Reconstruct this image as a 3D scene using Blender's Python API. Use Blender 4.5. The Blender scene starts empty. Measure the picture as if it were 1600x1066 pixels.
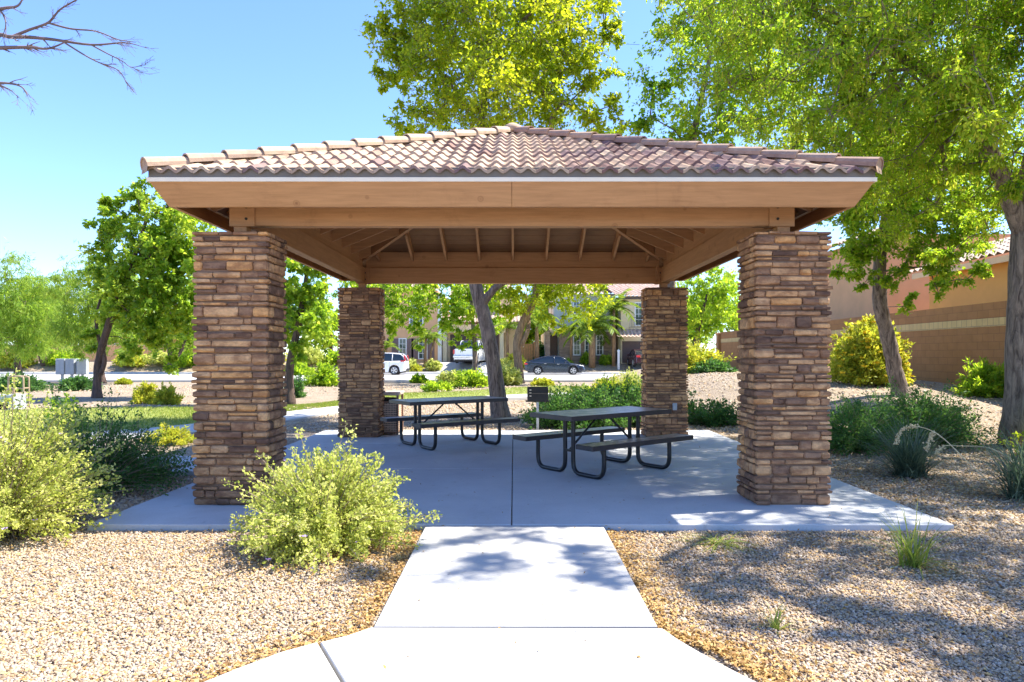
import bpy, math, random
import numpy as np
from mathutils import Vector, Matrix
R = math.radians
random.seed(7); RNG = np.random.default_rng(7)
scene = bpy.context.scene
# ------------------------------------------------------------------ camera
CAMZ = 1.5; FPX = 1065.0; VX = 803.0; VY = 555.0
cd = bpy.data.cameras.new('camera'); cam = bpy.data.objects.new('camera', cd)
scene.collection.objects.link(cam); scene.camera = cam
cd.sensor_width = 36.0; cd.lens = 36.0 * FPX / 1600.0
cd.shift_x = (800.0 - VX) / 1600.0; cd.shift_y = (VY - 533.0) / 1600.0
cam.location = (0, 0, CAMZ); cam.rotation_euler = (R(90), 0, 0)
cd.clip_start = 0.05; cd.clip_end = 3000
# ------------------------------------------------------------------ sky, sun
SUN = Vector((1.8, 0.42, 2.9)).normalized()
EL = math.asin(SUN.z); AZ = math.atan2(SUN.x, SUN.y)
w = bpy.data.worlds.new('World'); scene.world = w; w.use_nodes = True
nt = w.node_tree; nt.nodes.clear()
sk = nt.nodes.new('ShaderNodeTexSky'); sk.sky_type = 'NISHITA'; sk.sun_disc = False
sk.sun_elevation = EL; sk.sun_rotation = AZ; sk.altitude = 300
sk.air_density = 1.0; sk.dust_density = 0.2; sk.ozone_density = 1.6
bg = nt.nodes.new('ShaderNodeBackground'); bg.inputs[1].default_value = 0.13
wo = nt.nodes.new('ShaderNodeOutputWorld')
tint = nt.nodes.new('ShaderNodeMix'); tint.data_type = 'RGBA'; tint.blend_type = 'MULTIPLY'; tint.inputs[0].default_value = 1; tint.inputs[7].default_value = (.72, .85, 1.15, 1)
nt.links.new(sk.outputs[0], tint.inputs[6]); nt.links.new(tint.outputs[2], bg.inputs[0]); nt.links.new(bg.outputs[0], wo.inputs[0])
sl = bpy.data.lights.new('sun', 'SUN'); sl.energy = 5.0; sl.angle = R(0.6); sl.color = (1.0, 0.94, 0.83)
so = bpy.data.objects.new('sun', sl); scene.collection.objects.link(so)
so.rotation_euler = SUN.to_track_quat('Z', 'Y').to_euler()
scene.view_settings.view_transform = 'Standard'; scene.view_settings.look = 'None'
scene.view_settings.gamma = 1.0; scene.view_settings.exposure = 1.45
scene.render.engine = 'CYCLES'
scene.cycles.max_bounces = 8; scene.cycles.diffuse_bounces = 4
scene.cycles.transparent_max_bounces = 8

# ------------------------------------------------------------------ helpers
def link(o):
    scene.collection.objects.link(o); return o
def tag(o, label=None, cat=None, group=None, kind=None):
    if label: o['label'] = label
    if cat: o['category'] = cat
    if group: o['group'] = group
    if kind: o['kind'] = kind
    return o
def thing(name, label, cat, loc=(0, 0, 0), rz=0, group=None):
    o = link(bpy.data.objects.new(name, None)); o.empty_display_size = 0.2
    o.location = loc; o.rotation_euler = (0, 0, rz)
    return tag(o, label, cat, group)
def at(px, py, d):
    return Vector(((px - VX) * d / FPX, d, CAMZ + (VY - py) * d / FPX))
def copy_tree(o, parent=None):
    c = o.copy(); scene.collection.objects.link(c)
    if parent is not None: c.parent = parent
    for ch in list(KIDS.get(o.name, [])):
        d = copy_tree(ch, c); KIDS.setdefault(c.name, []).append(d)
    return c
KIDS = {}
def make(name, verts, faces, mat, parent=None, smooth=False, attr=None, mats=None, midx=None):
    """link one mesh object; verts in the parent's frame"""
    m = bpy.data.meshes.new(name)
    if isinstance(verts, np.ndarray):
        n = len(verts); m.vertices.add(n); m.vertices.foreach_set('co', verts.astype(np.float32).ravel())
        f = np.asarray(faces, dtype=np.int32); k = f.shape[1]
        m.loops.add(f.size); m.loops.foreach_set('vertex_index', f.ravel())
        m.polygons.add(len(f)); m.polygons.foreach_set('loop_start', np.arange(0, f.size, k, dtype=np.int32))
        m.polygons.foreach_set('loop_total', np.full(len(f), k, dtype=np.int32))
        m.update(calc_edges=True)
    else:
        m.from_pydata([tuple(v) for v in verts], [], faces); m.update()
    if attr is not None:
        a = m.attributes.new('v', 'FLOAT', 'POINT'); a.data.foreach_set('value', np.asarray(attr, dtype=np.float32))
    for q in (mats or [mat]): m.materials.append(q)
    if midx is not None: m.polygons.foreach_set('material_index', np.asarray(midx, dtype=np.int32))
    if smooth: m.polygons.foreach_set('use_smooth', np.ones(len(m.polygons), dtype=bool))
    o = link(bpy.data.objects.new(name, m))
    if parent is not None:
        o.parent = parent; KIDS.setdefault(parent.name, []).append(o)
    return o
class MB:
    """collects shapes for one mesh"""
    def __init__(s): s.v = []; s.f = []; s.a = []; s.m = []; s.val = 0.5; s.mi = 0
    def add(s, vs, fs):
        b = len(s.v); s.v += [tuple(p) for p in vs]; s.f += [tuple(i + b for i in f) for f in fs]
        s.a += [s.val] * len(vs); s.m += [s.mi] * len(fs)
    def box(s, x0, y0, z0, x1, y1, z1, M=None, bev=0.0):
        if bev > 0:
            b = min(bev, abs(x1 - x0) * .45, abs(y1 - y0) * .45, abs(z1 - z0) * .45)
            pts = []
            for sx in (0, 1):
                for sy in (0, 1):
                    for sz in (0, 1):
                        X = x1 if sx else x0; Y = y1 if sy else y0; Z = z1 if sz else z0
                        ix = X + (-b if sx else b); iy = Y + (-b if sy else b); iz = Z + (-b if sz else b)
                        pts += [Vector((X, iy, iz)), Vector((ix, Y, iz)), Vector((ix, iy, Z))]
            def I(sx, sy, sz, k): return (sx * 4 + sy * 2 + sz) * 3 + k
            fs = []
            for k in range(3):
                for sgn in (0, 1):
                    q = []
                    for (a, c) in ((0, 0), (1, 0), (1, 1), (0, 1)):
                        t = [0, 0, 0]; t[k] = sgn; t[(k + 1) % 3] = a; t[(k + 2) % 3] = c
                        q.append(I(*t, k))
                    fs.append(q if sgn else q[::-1])
            for k in range(3):          # edges along axis k
                i, j = (k + 1) % 3, (k + 2) % 3
                for a in (0, 1):
                    for c in (0, 1):
                        t0 = [0, 0, 0]; t0[i] = a; t0[j] = c; t1 = list(t0); t1[k] = 1
                        q = [I(*t0, i), I(*t1, i), I(*t1, j), I(*t0, j)]
                        fs.append(q if a != c else q[::-1])
            for sx in (0, 1):
                for sy in (0, 1):
                    for sz in (0, 1):
                        q = [I(sx, sy, sz, 0), I(sx, sy, sz, 1), I(sx, sy, sz, 2)]
                        fs.append(q if (sx + sy + sz) % 2 else q[::-1])
        else:
            pts = [Vector(p) for p in ((x0, y0, z0), (x1, y0, z0), (x1, y1, z0), (x0, y1, z0), (x0, y0, z1), (x1, y0, z1), (x1, y1, z1), (x0, y1, z1))]
            fs = [(3, 2, 1, 0), (4, 5, 6, 7), (0, 1, 5, 4), (1, 2, 6, 5), (2, 3, 7, 6), (3, 0, 4, 7)]
        if M is not None: pts = [M @ p for p in pts]
        s.add(pts, fs)
    def beam(s, a, b, wd, ht, up=Vector((0, 0, 1)), bev=0.0):
        """box from a to b (centre line), width sideways, height along up"""
        a = Vector(a); b = Vector(b); d = (b - a); L = d.length; d.normalize()
        sd = d.cross(up).normalized(); u = sd.cross(d).normalized()
        M = Matrix(((sd.x, d.x, u.x, a.x), (sd.y, d.y, u.y, a.y), (sd.z, d.z, u.z, a.z), (0, 0, 0, 1)))
        s.box(-wd / 2, 0, -ht / 2, wd / 2, L, ht / 2, M, bev)
    def tube(s, pts, rad, n=8, cap=True, jit=0.0):
        pts = [Vector(p) for p in pts]
        if not isinstance(rad, (list, tuple)): rad = [rad] * len(pts)
        vs = []; prev = None
        for i, p in enumerate(pts):
            d = (pts[min(i + 1, len(pts) - 1)] - pts[max(i - 1, 0)]).normalized()
            if prev is None:
                ref = Vector((0, 0, 1)) if abs(d.z) < .9 else Vector((1, 0, 0))
                u = d.cross(ref).normalized()
            else:
                u = (prev - d * prev.dot(d)).normalized()
            prev = u; v = d.cross(u)
            for k in range(n):
                a = 2 * math.pi * k / n; r = rad[i] * (1 + (random.uniform(-jit, jit) if jit else 0))
                vs.append(p + (u * math.cos(a) + v * math.sin(a)) * r)
        fs = []
        for i in range(len(pts) - 1):
            for k in range(n):
                k2 = (k + 1) % n
                fs.append((i * n + k, i * n + k2, (i + 1) * n + k2, (i + 1) * n + k))
        if cap:
            fs.append(tuple(range(n))[::-1]); fs.append(tuple((len(pts) - 1) * n + k for k in range(n)))
        s.add(vs, fs)
    def disc(s, c, axis, r, h, n=20, r2=None):
        c = Vector(c); s.tube([c, c + Vector(axis) * h], [r, r2 if r2 else r], n)
    def build(s, name, mat, parent=None, smooth=False, mats=None):
        return make(name, s.v, s.f, mat, parent, smooth, s.a, mats, s.m if mats else None)
def autosmooth(o, ang=40):
    try:
        o.data.set_sharp_from_angle(angle=R(ang))
    except Exception: pass
    return o
# ------------------------------------------------------------------ materials
def nodes(name):
    m = bpy.data.materials.new(name); m.use_nodes = True
    t = m.node_tree; b = t.nodes['Principled BSDF']; return m, t, b
def N(t, typ, **k):
    n = t.nodes.new(typ)
    for a, v in k.items(): setattr(n, a, v)
    return n
def ramp(t, stops, fac=None):
    r = t.nodes.new('ShaderNodeValToRGB'); e = r.color_ramp.elements
    while len(e) < len(stops): e.new(0.5)
    for i, (p, c) in enumerate(stops):
        e[i].position = p; e[i].color = (c[0], c[1], c[2], 1)
    if fac is not None: t.links.new(fac, r.inputs[0])
    return r
def mix(t, a, b, f, mode='MIX'):
    m = t.nodes.new('ShaderNodeMix'); m.data_type = 'RGBA'; m.blend_type = mode
    for s, v in ((m.inputs[0], f), (m.inputs[6], a), (m.inputs[7], b)):
        if hasattr(v, 'is_linked'): t.links.new(v, s)
        elif isinstance(v, (int, float)): s.default_value = v
        else: s.default_value = (v[0], v[1], v[2], 1)
    return m.outputs[2]
def noise(t, scale, detail=4, rough=.55, coord='Object', stretch=None, dist=0):
    tc = t.nodes.new('ShaderNodeTexCoord'); n = t.nodes.new('ShaderNodeTexNoise')
    n.inputs['Scale'].default_value = scale; n.inputs['Detail'].default_value = detail
    n.inputs['Roughness'].default_value = rough; n.inputs['Distortion'].default_value = dist
    out = tc.outputs[coord]
    if stretch:
        mp = t.nodes.new('ShaderNodeMapping'); mp.inputs['Scale'].default_value = stretch
        t.links.new(out, mp.inputs[0]); out = mp.outputs[0]
    t.links.new(out, n.inputs['Vector']); return n.outputs['Fac']
def bump(t, b, h, strength=.3, dist=.01):
    n = t.nodes.new('ShaderNodeBump'); n.inputs['Strength'].default_value = strength
    n.inputs['Distance'].default_value = dist; t.links.new(h, n.inputs['Height'])
    t.links.new(n.outputs[0], b.inputs['Normal'])
def simple(name, col, rough=.6, var=.12, scale=6, bmp=0.0, metal=0, stretch=None, spec=None, bscale=None):
    m, t, b = nodes(name)
    f = noise(t, scale, 5, .6, stretch=stretch)
    lo = tuple(c * (1 - var) for c in col); hi = tuple(min(1, c * (1 + var)) for c in col)
    r = ramp(t, [(.3, lo), (.7, hi)], f); t.links.new(r.outputs[0], b.inputs['Base Color'])
    b.inputs['Roughness'].default_value = rough; b.inputs['Metallic'].default_value = metal
    if spec is not None: b.inputs['Specular IOR Level'].default_value = spec
    if bmp: bump(t, b, noise(t, bscale or scale * 8, 4, .6, stretch=stretch), bmp, .01)
    return m
def attr_val(t, n='v'):
    a = t.nodes.new('ShaderNodeAttribute'); a.attribute_name = n; return a.outputs['Fac']
def leaf_mat(name, cols, trans, tw=.5, rough=.55):
    m, t, b = nodes(name)
    v = attr_val(t)
    n = len(cols)
    r = ramp(t, [(i / (n - 1), c) for i, c in enumerate(cols)], v)
    r2 = ramp(t, [(i / (n - 1), c) for i, c in enumerate(trans)], v)
    t.links.new(r.outputs[0], b.inputs['Base Color']); b.inputs['Roughness'].default_value = rough
    b.inputs['Specular IOR Level'].default_value = .3
    tr = t.nodes.new('ShaderNodeBsdfTranslucent'); t.links.new(r2.outputs[0], tr.inputs[0])
    ms = t.nodes.new('ShaderNodeMixShader'); ms.inputs[0].default_value = tw
    t.links.new(b.outputs[0], ms.inputs[1]); t.links.new(tr.outputs[0], ms.inputs[2])
    t.links.new(ms.outputs[0], t.nodes['Material Output'].inputs[0]); return m
M = {}
def concrete(name, base, dark, stain=(.2, .18, .15), st_amt=.5):
    m, t, b = nodes(name)
    f1 = noise(t, .9, 6, .65, dist=.4); f2 = noise(t, 60, 3, .7); f3 = noise(t, .35, 5, .6)
    c = ramp(t, [(.3, dark), (.65, base)], f1).outputs[0]
    c = mix(t, c, ramp(t, [(.35, (.8, .8, .8)), (.7, (1, 1, 1))], f2).outputs[0], .6, 'MULTIPLY')
    sm = ramp(t, [(.56, (0, 0, 0)), (.72, (1, 1, 1))], f3).outputs[0]
    sf = t.nodes.new('ShaderNodeMath'); sf.operation = 'MULTIPLY'; sf.inputs[1].default_value = st_amt
    t.links.new(sm, sf.inputs[0])
    c = mix(t, c, stain, sf.outputs[0])
    f4 = noise(t, 5, 8, .75, dist=1.2)
    c = mix(t, c, ramp(t, [(.30, (.72, .70, .66)), (.42, (1, 1, 1)), (.7, (1, 1, 1)), (.8, (.86, .84, .80))], f4).outputs[0], .75, 'MULTIPLY')
    tc = t.nodes.new('ShaderNodeTexCoord'); vo = t.nodes.new('ShaderNodeTexVoronoi'); vo.inputs['Scale'].default_value = 3.0
    t.links.new(tc.outputs['Object'], vo.inputs['Vector'])
    c = mix(t, c, ramp(t, [(.012, (.25, .2, .16)), (.03, (.7, .66, .6)), (.05, (1, 1, 1))], vo.outputs['Distance']).outputs[0], .8, 'MULTIPLY')
    br = noise(t, 6, 2, .5, stretch=(.3, 60, 1))
    c = mix(t, c, ramp(t, [(.35, (.93, .93, .93)), (.6, (1, 1, 1))], br).outputs[0], .8, 'MULTIPLY')
    t.links.new(c, b.inputs['Base Color']); b.inputs['Roughness'].default_value = .8
    bump(t, b, f2, .25, .004); return m
M['patio'] = concrete('patio_concrete', (.56, .57, .57), (.45, .46, .47), (.30, .28, .25), .45)
M['walk'] = concrete('walk_concrete', (.52, .51, .485), (.43, .42, .40), (.34, .32, .28), .35)
M['kerb'] = concrete('kerb_concrete', (.55, .54, .52), (.45, .44, .42), (.35, .33, .3), .3)
M['road'] = simple('asphalt', (.44, .43, .42), .9, .1, 3, .3, bscale=60)
def gravel_mat(name, scale, cols, big=.5, bmp=.9):
    m, t, b = nodes(name)
    tc = t.nodes.new('ShaderNodeTexCoord'); v = t.nodes.new('ShaderNodeTexVoronoi')
    v.inputs['Scale'].default_value = scale; v.inputs['Randomness'].default_value = 1
    t.links.new(tc.outputs['Object'], v.inputs['Vector'])
    sp = t.nodes.new('ShaderNodeSeparateColor'); t.links.new(v.outputs['Color'], sp.inputs[0])
    n = len(cols)
    c = ramp(t, [(i / (n - 1), q) for i, q in enumerate(cols)], sp.outputs[0])
    ed = ramp(t, [(.0, (1, 1, 1)), (.55, (.95, .95, .95)), (.95, (.45, .42, .4))], v.outputs['Distance'])
    cc = mix(t, c.outputs[0], ed.outputs[0], 1.0, 'MULTIPLY')
    lg = ramp(t, [(.35, (.55, .50, .43)), (.62, (1, 1, 1))], noise(t, 1.1, 8, .7)).outputs[0]
    cc = mix(t, cc, lg, big, 'MULTIPLY')
    t.links.new(cc, b.inputs['Base Color']); b.inputs['Roughness'].default_value = .9
    iv = t.nodes.new('ShaderNodeMath'); iv.operation = 'SUBTRACT'; iv.inputs[0].default_value = 1
    t.links.new(v.outputs['Distance'], iv.inputs[1])
    bump(t, b, iv.outputs[0], bmp, .02); return m
M['ground'] = gravel_mat('desert_gravel', 45, [(.18, .125, .08), (.36, .28, .19), (.46, .38, .29), (.23, .18, .13), (.50, .41, .30), (.38, .25, .13)])
def pebble_mat():
    m, t, b = nodes('pebbles')
    r = ramp(t, [(0, (.15, .10, .06)), (.14, (.38, .27, .16)), (.3, (.52, .41, .27)), (.45, (.38, .28, .17)), (.6, (.27, .22, .19)), (.75, (.52, .44, .35)), (.88, (.42, .24, .09)), (1, (.60, .51, .40))], attr_val(t))
    t.links.new(r.outputs[0], b.inputs['Base Color']); b.inputs['Roughness'].default_value = .85
    return m
M['pebble'] = pebble_mat()
def wood(name, col, col2, ax=(1, 12, 12), knots=True):
    m, t, b = nodes(name)
    f = noise(t, 2.2, 6, .65, stretch=ax, dist=.3)
    c = ramp(t, [(.3, col2), (.65, col)], f).outputs[0]
    if knots:
        tc = t.nodes.new('ShaderNodeTexCoord'); v = t.nodes.new('ShaderNodeTexVoronoi'); v.inputs['Scale'].default_value = 3.4
        t.links.new(tc.outputs['Object'], v.inputs['Vector'])
        k = ramp(t, [(.03, (.35, .25, .2)), (.07, (.9, .85, .8)), (.10, (.62, .55, .5)), (.13, (1, 1, 1))], v.outputs['Distance']).outputs[0]
        c = mix(t, c, k, .6, 'MULTIPLY')
    st = noise(t, 1.6, 8, .75, dist=.6)
    c = mix(t, c, ramp(t, [(.32, (.74, .70, .66)), (.46, (1, 1, 1)), (.66, (1, 1, 1)), (.8, (1.0, 1.0, 1.0))], st).outputs[0], .6, 'MULTIPLY')
    t.links.new(c, b.inputs['Base Color']); b.inputs['Roughness'].default_value = .62
    bump(t, b, f, .25, .006); return m
M['woodx'] = wood('painted_wood_x', (.52, .27, .115), (.40, .20, .08), (1, 14, 14))
M['woody'] = wood('painted_wood_y', (.52, .27, .115), (.40, .20, .08), (14, 1, 14))
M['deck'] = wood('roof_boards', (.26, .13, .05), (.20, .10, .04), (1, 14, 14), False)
M['trim'] = simple('cream_metal_edge', (.84, .72, .54), .4, .05)
M['birdstop'] = simple('grey_flashing', (.16, .135, .105), .6, .1)
def tile_mat():
    m, t, b = nodes('clay_tile')
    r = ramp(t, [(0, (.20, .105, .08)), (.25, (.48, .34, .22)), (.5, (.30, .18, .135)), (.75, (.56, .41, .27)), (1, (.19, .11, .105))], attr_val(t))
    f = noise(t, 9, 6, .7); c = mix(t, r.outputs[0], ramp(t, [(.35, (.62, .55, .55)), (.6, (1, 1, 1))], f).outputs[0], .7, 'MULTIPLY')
    t.links.new(c, b.inputs['Base Color']); b.inputs['Roughness'].default_value = .8
    bump(t, b, noise(t, 60, 3), .3, .004); return m
M['tile'] = tile_mat()
def stone_mat():
    m, t, b = nodes('ledge_stone')
    r = ramp(t, [(0, (.20, .11, .065)), (.2, (.31, .17, .095)), (.4, (.46, .25, .125)), (.6, (.60, .34, .16)), (.8, (.74, .44, .215)), (1, (.76, .40, .15))], attr_val(t))
    f = noise(t, 7, 5, .6, stretch=(1, 1, 2.2)); f2 = noise(t, 38, 5, .7)
    c = mix(t, r.outputs[0], ramp(t, [(.40, (.45, .38, .38)), (.60, (1, 1, 1))], f).outputs[0], .8, 'MULTIPLY')
    c = mix(t, c, ramp(t, [(.3, (.6, .58, .56)), (.6, (1, 1, 1))], f2).outputs[0], .6, 'MULTIPLY')
    t.links.new(c, b.inputs['Base Color']); b.inputs['Roughness'].default_value = .85
    bump(t, b, f2, .6, .012); return m
M['stone'] = stone_mat()
M['mortar'] = simple('mortar', (.24, .145, .09), .95, .2, 12, .5)
M['table'] = simple('black_coated_metal', (.035, .03, .033), .35, .2, 8)
M['tube'] = simple('black_tube', (.012, .012, .014), .35, .2, 8)
M['iron'] = simple('grill_iron', (.02, .018, .017), .6, .3, 14)
M['galv'] = simple('galvanised_steel', (.45, .46, .47), .45, .15, 10, metal=.6)
M['greybox'] = simple('grey_painted_metal', (.40, .43, .46), .5, .08, 5)
M['tanpipe'] = simple('tan_pipe', (.36, .27, .17), .5, .1, 5)
M['bin'] = simple('brown_coated_mesh', (.22, .12, .075), .6, .15, 8)
M['binpale'] = simple('pale_tan_lid', (.56, .42, .32), .6, .1, 8)
M['dark'] = simple('dark_gap', (.012, .011, .01), .9, .1)
def bark(name, hi, lo):
    m, t, b = nodes(name)
    f = noise(t, 9, 8, .72, stretch=(1.6, 1.6, .28), dist=.8)
    c = ramp(t, [(.36, lo), (.62, hi)], f).outputs[0]
    t.links.new(c, b.inputs['Base Color']); b.inputs['Roughness'].default_value = .95
    bump(t, b, f, 1.0, .05); return m
M['bark_grey'] = bark('grey_bark', (.36, .28, .22), (.07, .05, .04))
M['bark_tan'] = bark('tan_bark', (.42, .28, .17), (.14, .085, .05))
M['bark_dark'] = bark('dark_bark', (.16, .10, .075), (.05, .035, .03))
M['bark_palm'] = bark('palm_bark', (.40, .24, .12), (.14, .08, .04))
M['twig'] = simple('bare_twig', (.17, .12, .11), .9, .3, 6)
M['stem'] = simple('shrub_stem', (.30, .23, .16), .9, .3, 20)
g = leaf_mat
M['leaf_yel'] = g('leaf_yellow_green', [(.06, .12, .01), (.17, .25, .012), (.38, .40, .02)], [(.34, .50, .015), (.64, .74, .02), (.95, .92, .05)], .58)
M['leaf_mid'] = g('leaf_mid_green', [(.045, .11, .014), (.13, .24, .018), (.32, .42, .03)], [(.26, .50, .02), (.52, .74, .03), (.88, .94, .08)], .56)
M['leaf_big'] = g('leaf_broad_green', [(.05, .12, .012), (.15, .26, .02), (.36, .45, .05)], [(.26, .48, .02), (.50, .70, .04), (.85, .90, .10)], .52, .4)
M['leaf_dark'] = g('leaf_dark_green', [(.025, .075, .025), (.05, .13, .035), (.12, .22, .05)], [(.07, .22, .04), (.14, .32, .05), (.26, .46, .08)], .4)
M['leaf_mesq'] = g('leaf_feathery', [(.08, .15, .02), (.16, .25, .03), (.30, .37, .05)], [(.24, .46, .04), (.42, .62, .05), (.64, .74, .08)], .5)
M['leaf_lime'] = g('leaf_lime_shrub', [(.20, .26, .03), (.46, .50, .07), (.84, .80, .28)], [(.44, .54, .10), (.64, .70, .18), (.82, .82, .34)], .4)
M['leaf_ylw'] = g('leaf_yellow_shrub', [(.20, .28, .03), (.40, .42, .04), (.62, .54, .05)], [(.40, .52, .04), (.62, .66, .05), (.80, .72, .06)], .45)
M['leaf_blue'] = g('leaf_blue_grass', [(.05, .09, .06), (.10, .15, .10), (.20, .25, .16)], [(.08, .15, .08), (.14, .22, .12), (.22, .28, .16)], .25)
M['leaf_palm'] = g('leaf_palm', [(.09, .17, .02), (.16, .26, .03), (.28, .36, .04)], [(.26, .42, .03), (.42, .56, .04), (.56, .64, .05)], .45)
M['pod'] = g('seed_pods', [(.22, .26, .03), (.34, .36, .04), (.46, .42, .06)], [(.5, .54, .04), (.68, .66, .05), (.84, .74, .07)], .5)
M['litter'] = g('dry_leaf_litter', [(.26, .14, .06), (.45, .27, .09), (.62, .42, .16)], [(.3, .18, .05), (.45, .3, .08), (.5, .35, .1)], .15)
M['lawn'] = simple('lawn_base', (.22, .25, .05), .9, .25, 4)
M['grass'] = g('grass_blades', [(.13, .20, .03), (.24, .30, .045), (.42, .40, .09)], [(.24, .38, .04), (.42, .50, .06), (.58, .56, .1)], .3)
M['flower'] = simple('mauve_petals', (.45, .32, .60), .6, .1)
M['flower_y'] = simple('yellow_petals', (.85, .62, .03), .6, .1)
M['straw'] = simple('straw_stalk', (.58, .50, .30), .8, .15)
# ------------------------------------------------------------------ terrain height
def sm(t): t = max(0.0, min(1.0, t)); return t * t * (3 - 2 * t)
def H(x, y):
    h = 0.80 * sm((y - 8.5) / 12.5) * sm((x - 4.3) / 4.2) * (1 - sm((y - 41) / 2.5))
    h += 0.85 * sm((y - 57.5) / 3.5)
    h += .07 * sm((y - 17) / 4) * (1 - sm((y - 36) / 3)) * (math.sin(x * .55 + 1) * math.sin(y * .45)) * (1 - sm((x - 3) / 3))
    return -0.055 + h
# ------------------------------------------------------------------ ground sheet
def axis(a, b, step, ext):
    v = list(np.arange(a, b + 1e-6, step)); lo = [a - e for e in ext][::-1]; hi = [b + e for e in ext]
    return lo + v + hi
ext = [1, 3, 7, 15, 30, 60, 120, 250, 500]
XS = axis(-22, 24, .5, ext); YS = axis(-4, 66, .5, ext)
gv = []; rr = random.Random(3)
for y in YS:
    for x in XS:
        j = rr.uniform(-.012, .012) if (16 < y < 38 or x > 5) and y < 38 else 0
        gv.append((x, y, H(x, y) + j))
nx = len(XS)
gf = [(j * nx + i, j * nx + i + 1, (j + 1) * nx + i + 1, (j + 1) * nx + i) for j in range(len(YS) - 1) for i in range(nx - 1)]
tag(make('ground', gv, gf, M['ground'], smooth=True), kind='structure')
def slab(name, polys, mat, top=0.0, th=.12, gap=.006):
    """concrete panels (list of ccw polygons) with bevelled joints"""
    mb = MB()
    for p in polys:
        c = sum((Vector((q[0], q[1], 0)) for q in p), Vector()) / len(p)
        ins = []
        for q in p:
            d = c - Vector((q[0], q[1], 0)); d.normalize(); ins.append((q[0] + d.x * gap, q[1] + d.y * gap))
        ins2 = []
        for q in ins:
            d = c - Vector((q[0], q[1], 0)); d.normalize(); ins2.append((q[0] + d.x * .008, q[1] + d.y * .008))
        n = len(p)
        vs = [(x, y, top - th) for x, y in ins] + [(x, y, top - .006) for x, y in ins] + [(x, y, top) for x, y in ins2]
        fs = [tuple(range(2 * n, 3 * n))]
        for k in range(n):
            k2 = (k + 1) % n
            fs += [(k, k2, n + k2, n + k), (n + k, n + k2, 2 * n + k2, 2 * n + k)]
        mb.add(vs, fs)
    return tag(mb.build(name, mat), kind='structure')
# patio: front edge y 6.03, back 13.65
xs = [-3.78, -.02, 3.90]
pan = []
for i in range(2):
    ys = [6.03, 9.0, 11.6, 13.65]
    for j in range(3):
        x0, x1 = xs[i], xs[i + 1]; y0, y1 = ys[j], ys[j + 1]
        pan.append([(x0, y0), (x1, y0), (x1, y1), (x0, y1)])
slab('patio', pan, M['patio'])
# front walk
pan = [[(-.78, 3.78), (.80, 3.78), (.79, 6.02), (-.78, 6.02)]]
L0 = [(-.80, 3.77), (-.98, 3.62), (-1.42, 3.12), (-2.0, 2.6), (-3.4, 1.7)]
R0 = [(.82, 3.74), (1.0, 3.58), (1.16, 3.12), (1.7, 2.4), (3.2, 1.4)]
pan.append([(-1.02, 3.575), (-.90, 3.66), (-.80, 3.765), (.82, 3.76), (.87, 3.62), (.95, 3.45), (1.04, 3.28), (1.15, 3.1), (1.34, 2.78), (1.6, 2.4), (1.6, 0.2), (-.72, .2), (-.72, 3.02)])
pan.append([(-.728, .2), (-.728, 3.02), (-1.026, 3.574), (-1.17, 3.46), (-1.32, 3.28), (-1.46, 3.09), (-2.0, 2.65), (-3.4, 1.8), (-3.4, .2)])
pan.append([(1.62, .2), (3.4, .2), (3.4, 1.3), (1.62, 2.38)])
slab('front_walk', pan, M['walk'], top=-.002)
# ribbons following a centre line
def ribbon(name, left, right, mat, top, th=.1, joints=1):
    pan = []
    for i in range(len(left) - 1):
        pan.append([left[i], right[i], right[i + 1], left[i + 1]])
    return slab(name, pan, mat, top, th, .005)
def cr(pts, n):
    """smooth 2d curve"""
    out = []
    P = [pts[0]] + list(pts) + [pts[-1]]
    for i in range(1, len(P) - 2):
        for k in range(n):
            t = k / n; a, b, c, d = P[i - 1], P[i], P[i + 1], P[i + 2]
            out.append(tuple(.5 * ((2 * b[j]) + (-a[j] + c[j]) * t + (2 * a[j] - 5 * b[j] + 4 * c[j] - d[j]) * t * t + (-a[j] + 3 * b[j] - 3 * c[j] + d[j]) * t ** 3) for j in range(len(b))))
    out.append(tuple(pts[-1])); return out
# lawn: far edge / near edge
near = [(-15, 11.5), (-11, 12.3), (-8.2, 13.6), (-7.0, 15.4), (-6.4, 17.6), (-5.6, 19.6), (-3.9, 22.6), (0.4, 26.6), (5, 29), (10, 30)]
far = [(-24, 17.5), (-15, 19.2), (-10.6, 19.6), (-8.6, 19.8), (-7.1, 20.6), (-5.9, 21.8), (-4.4, 26.6), (.8, 31.6), (5, 33), (10, 33.5)]
nl = cr(near, 6); fl = cr(far, 6)
lv = []; lf = []; W = 8
for i in range(len(nl)):
    for k in range(W + 1):
        t = k / W; x = nl[i][0] * (1 - t) + fl[i][0] * t; y = nl[i][1] * (1 - t) + fl[i][1] * t
        lv.append((x, y, H(x, y) + .02))
for i in range(len(nl) - 1):
    for k in range(W): a = i * (W + 1) + k; lf.append((a, a + W + 1, a + W + 2, a + 1))
tag(make('lawn', lv, lf, M['lawn'], smooth=True), kind='structure')
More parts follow.
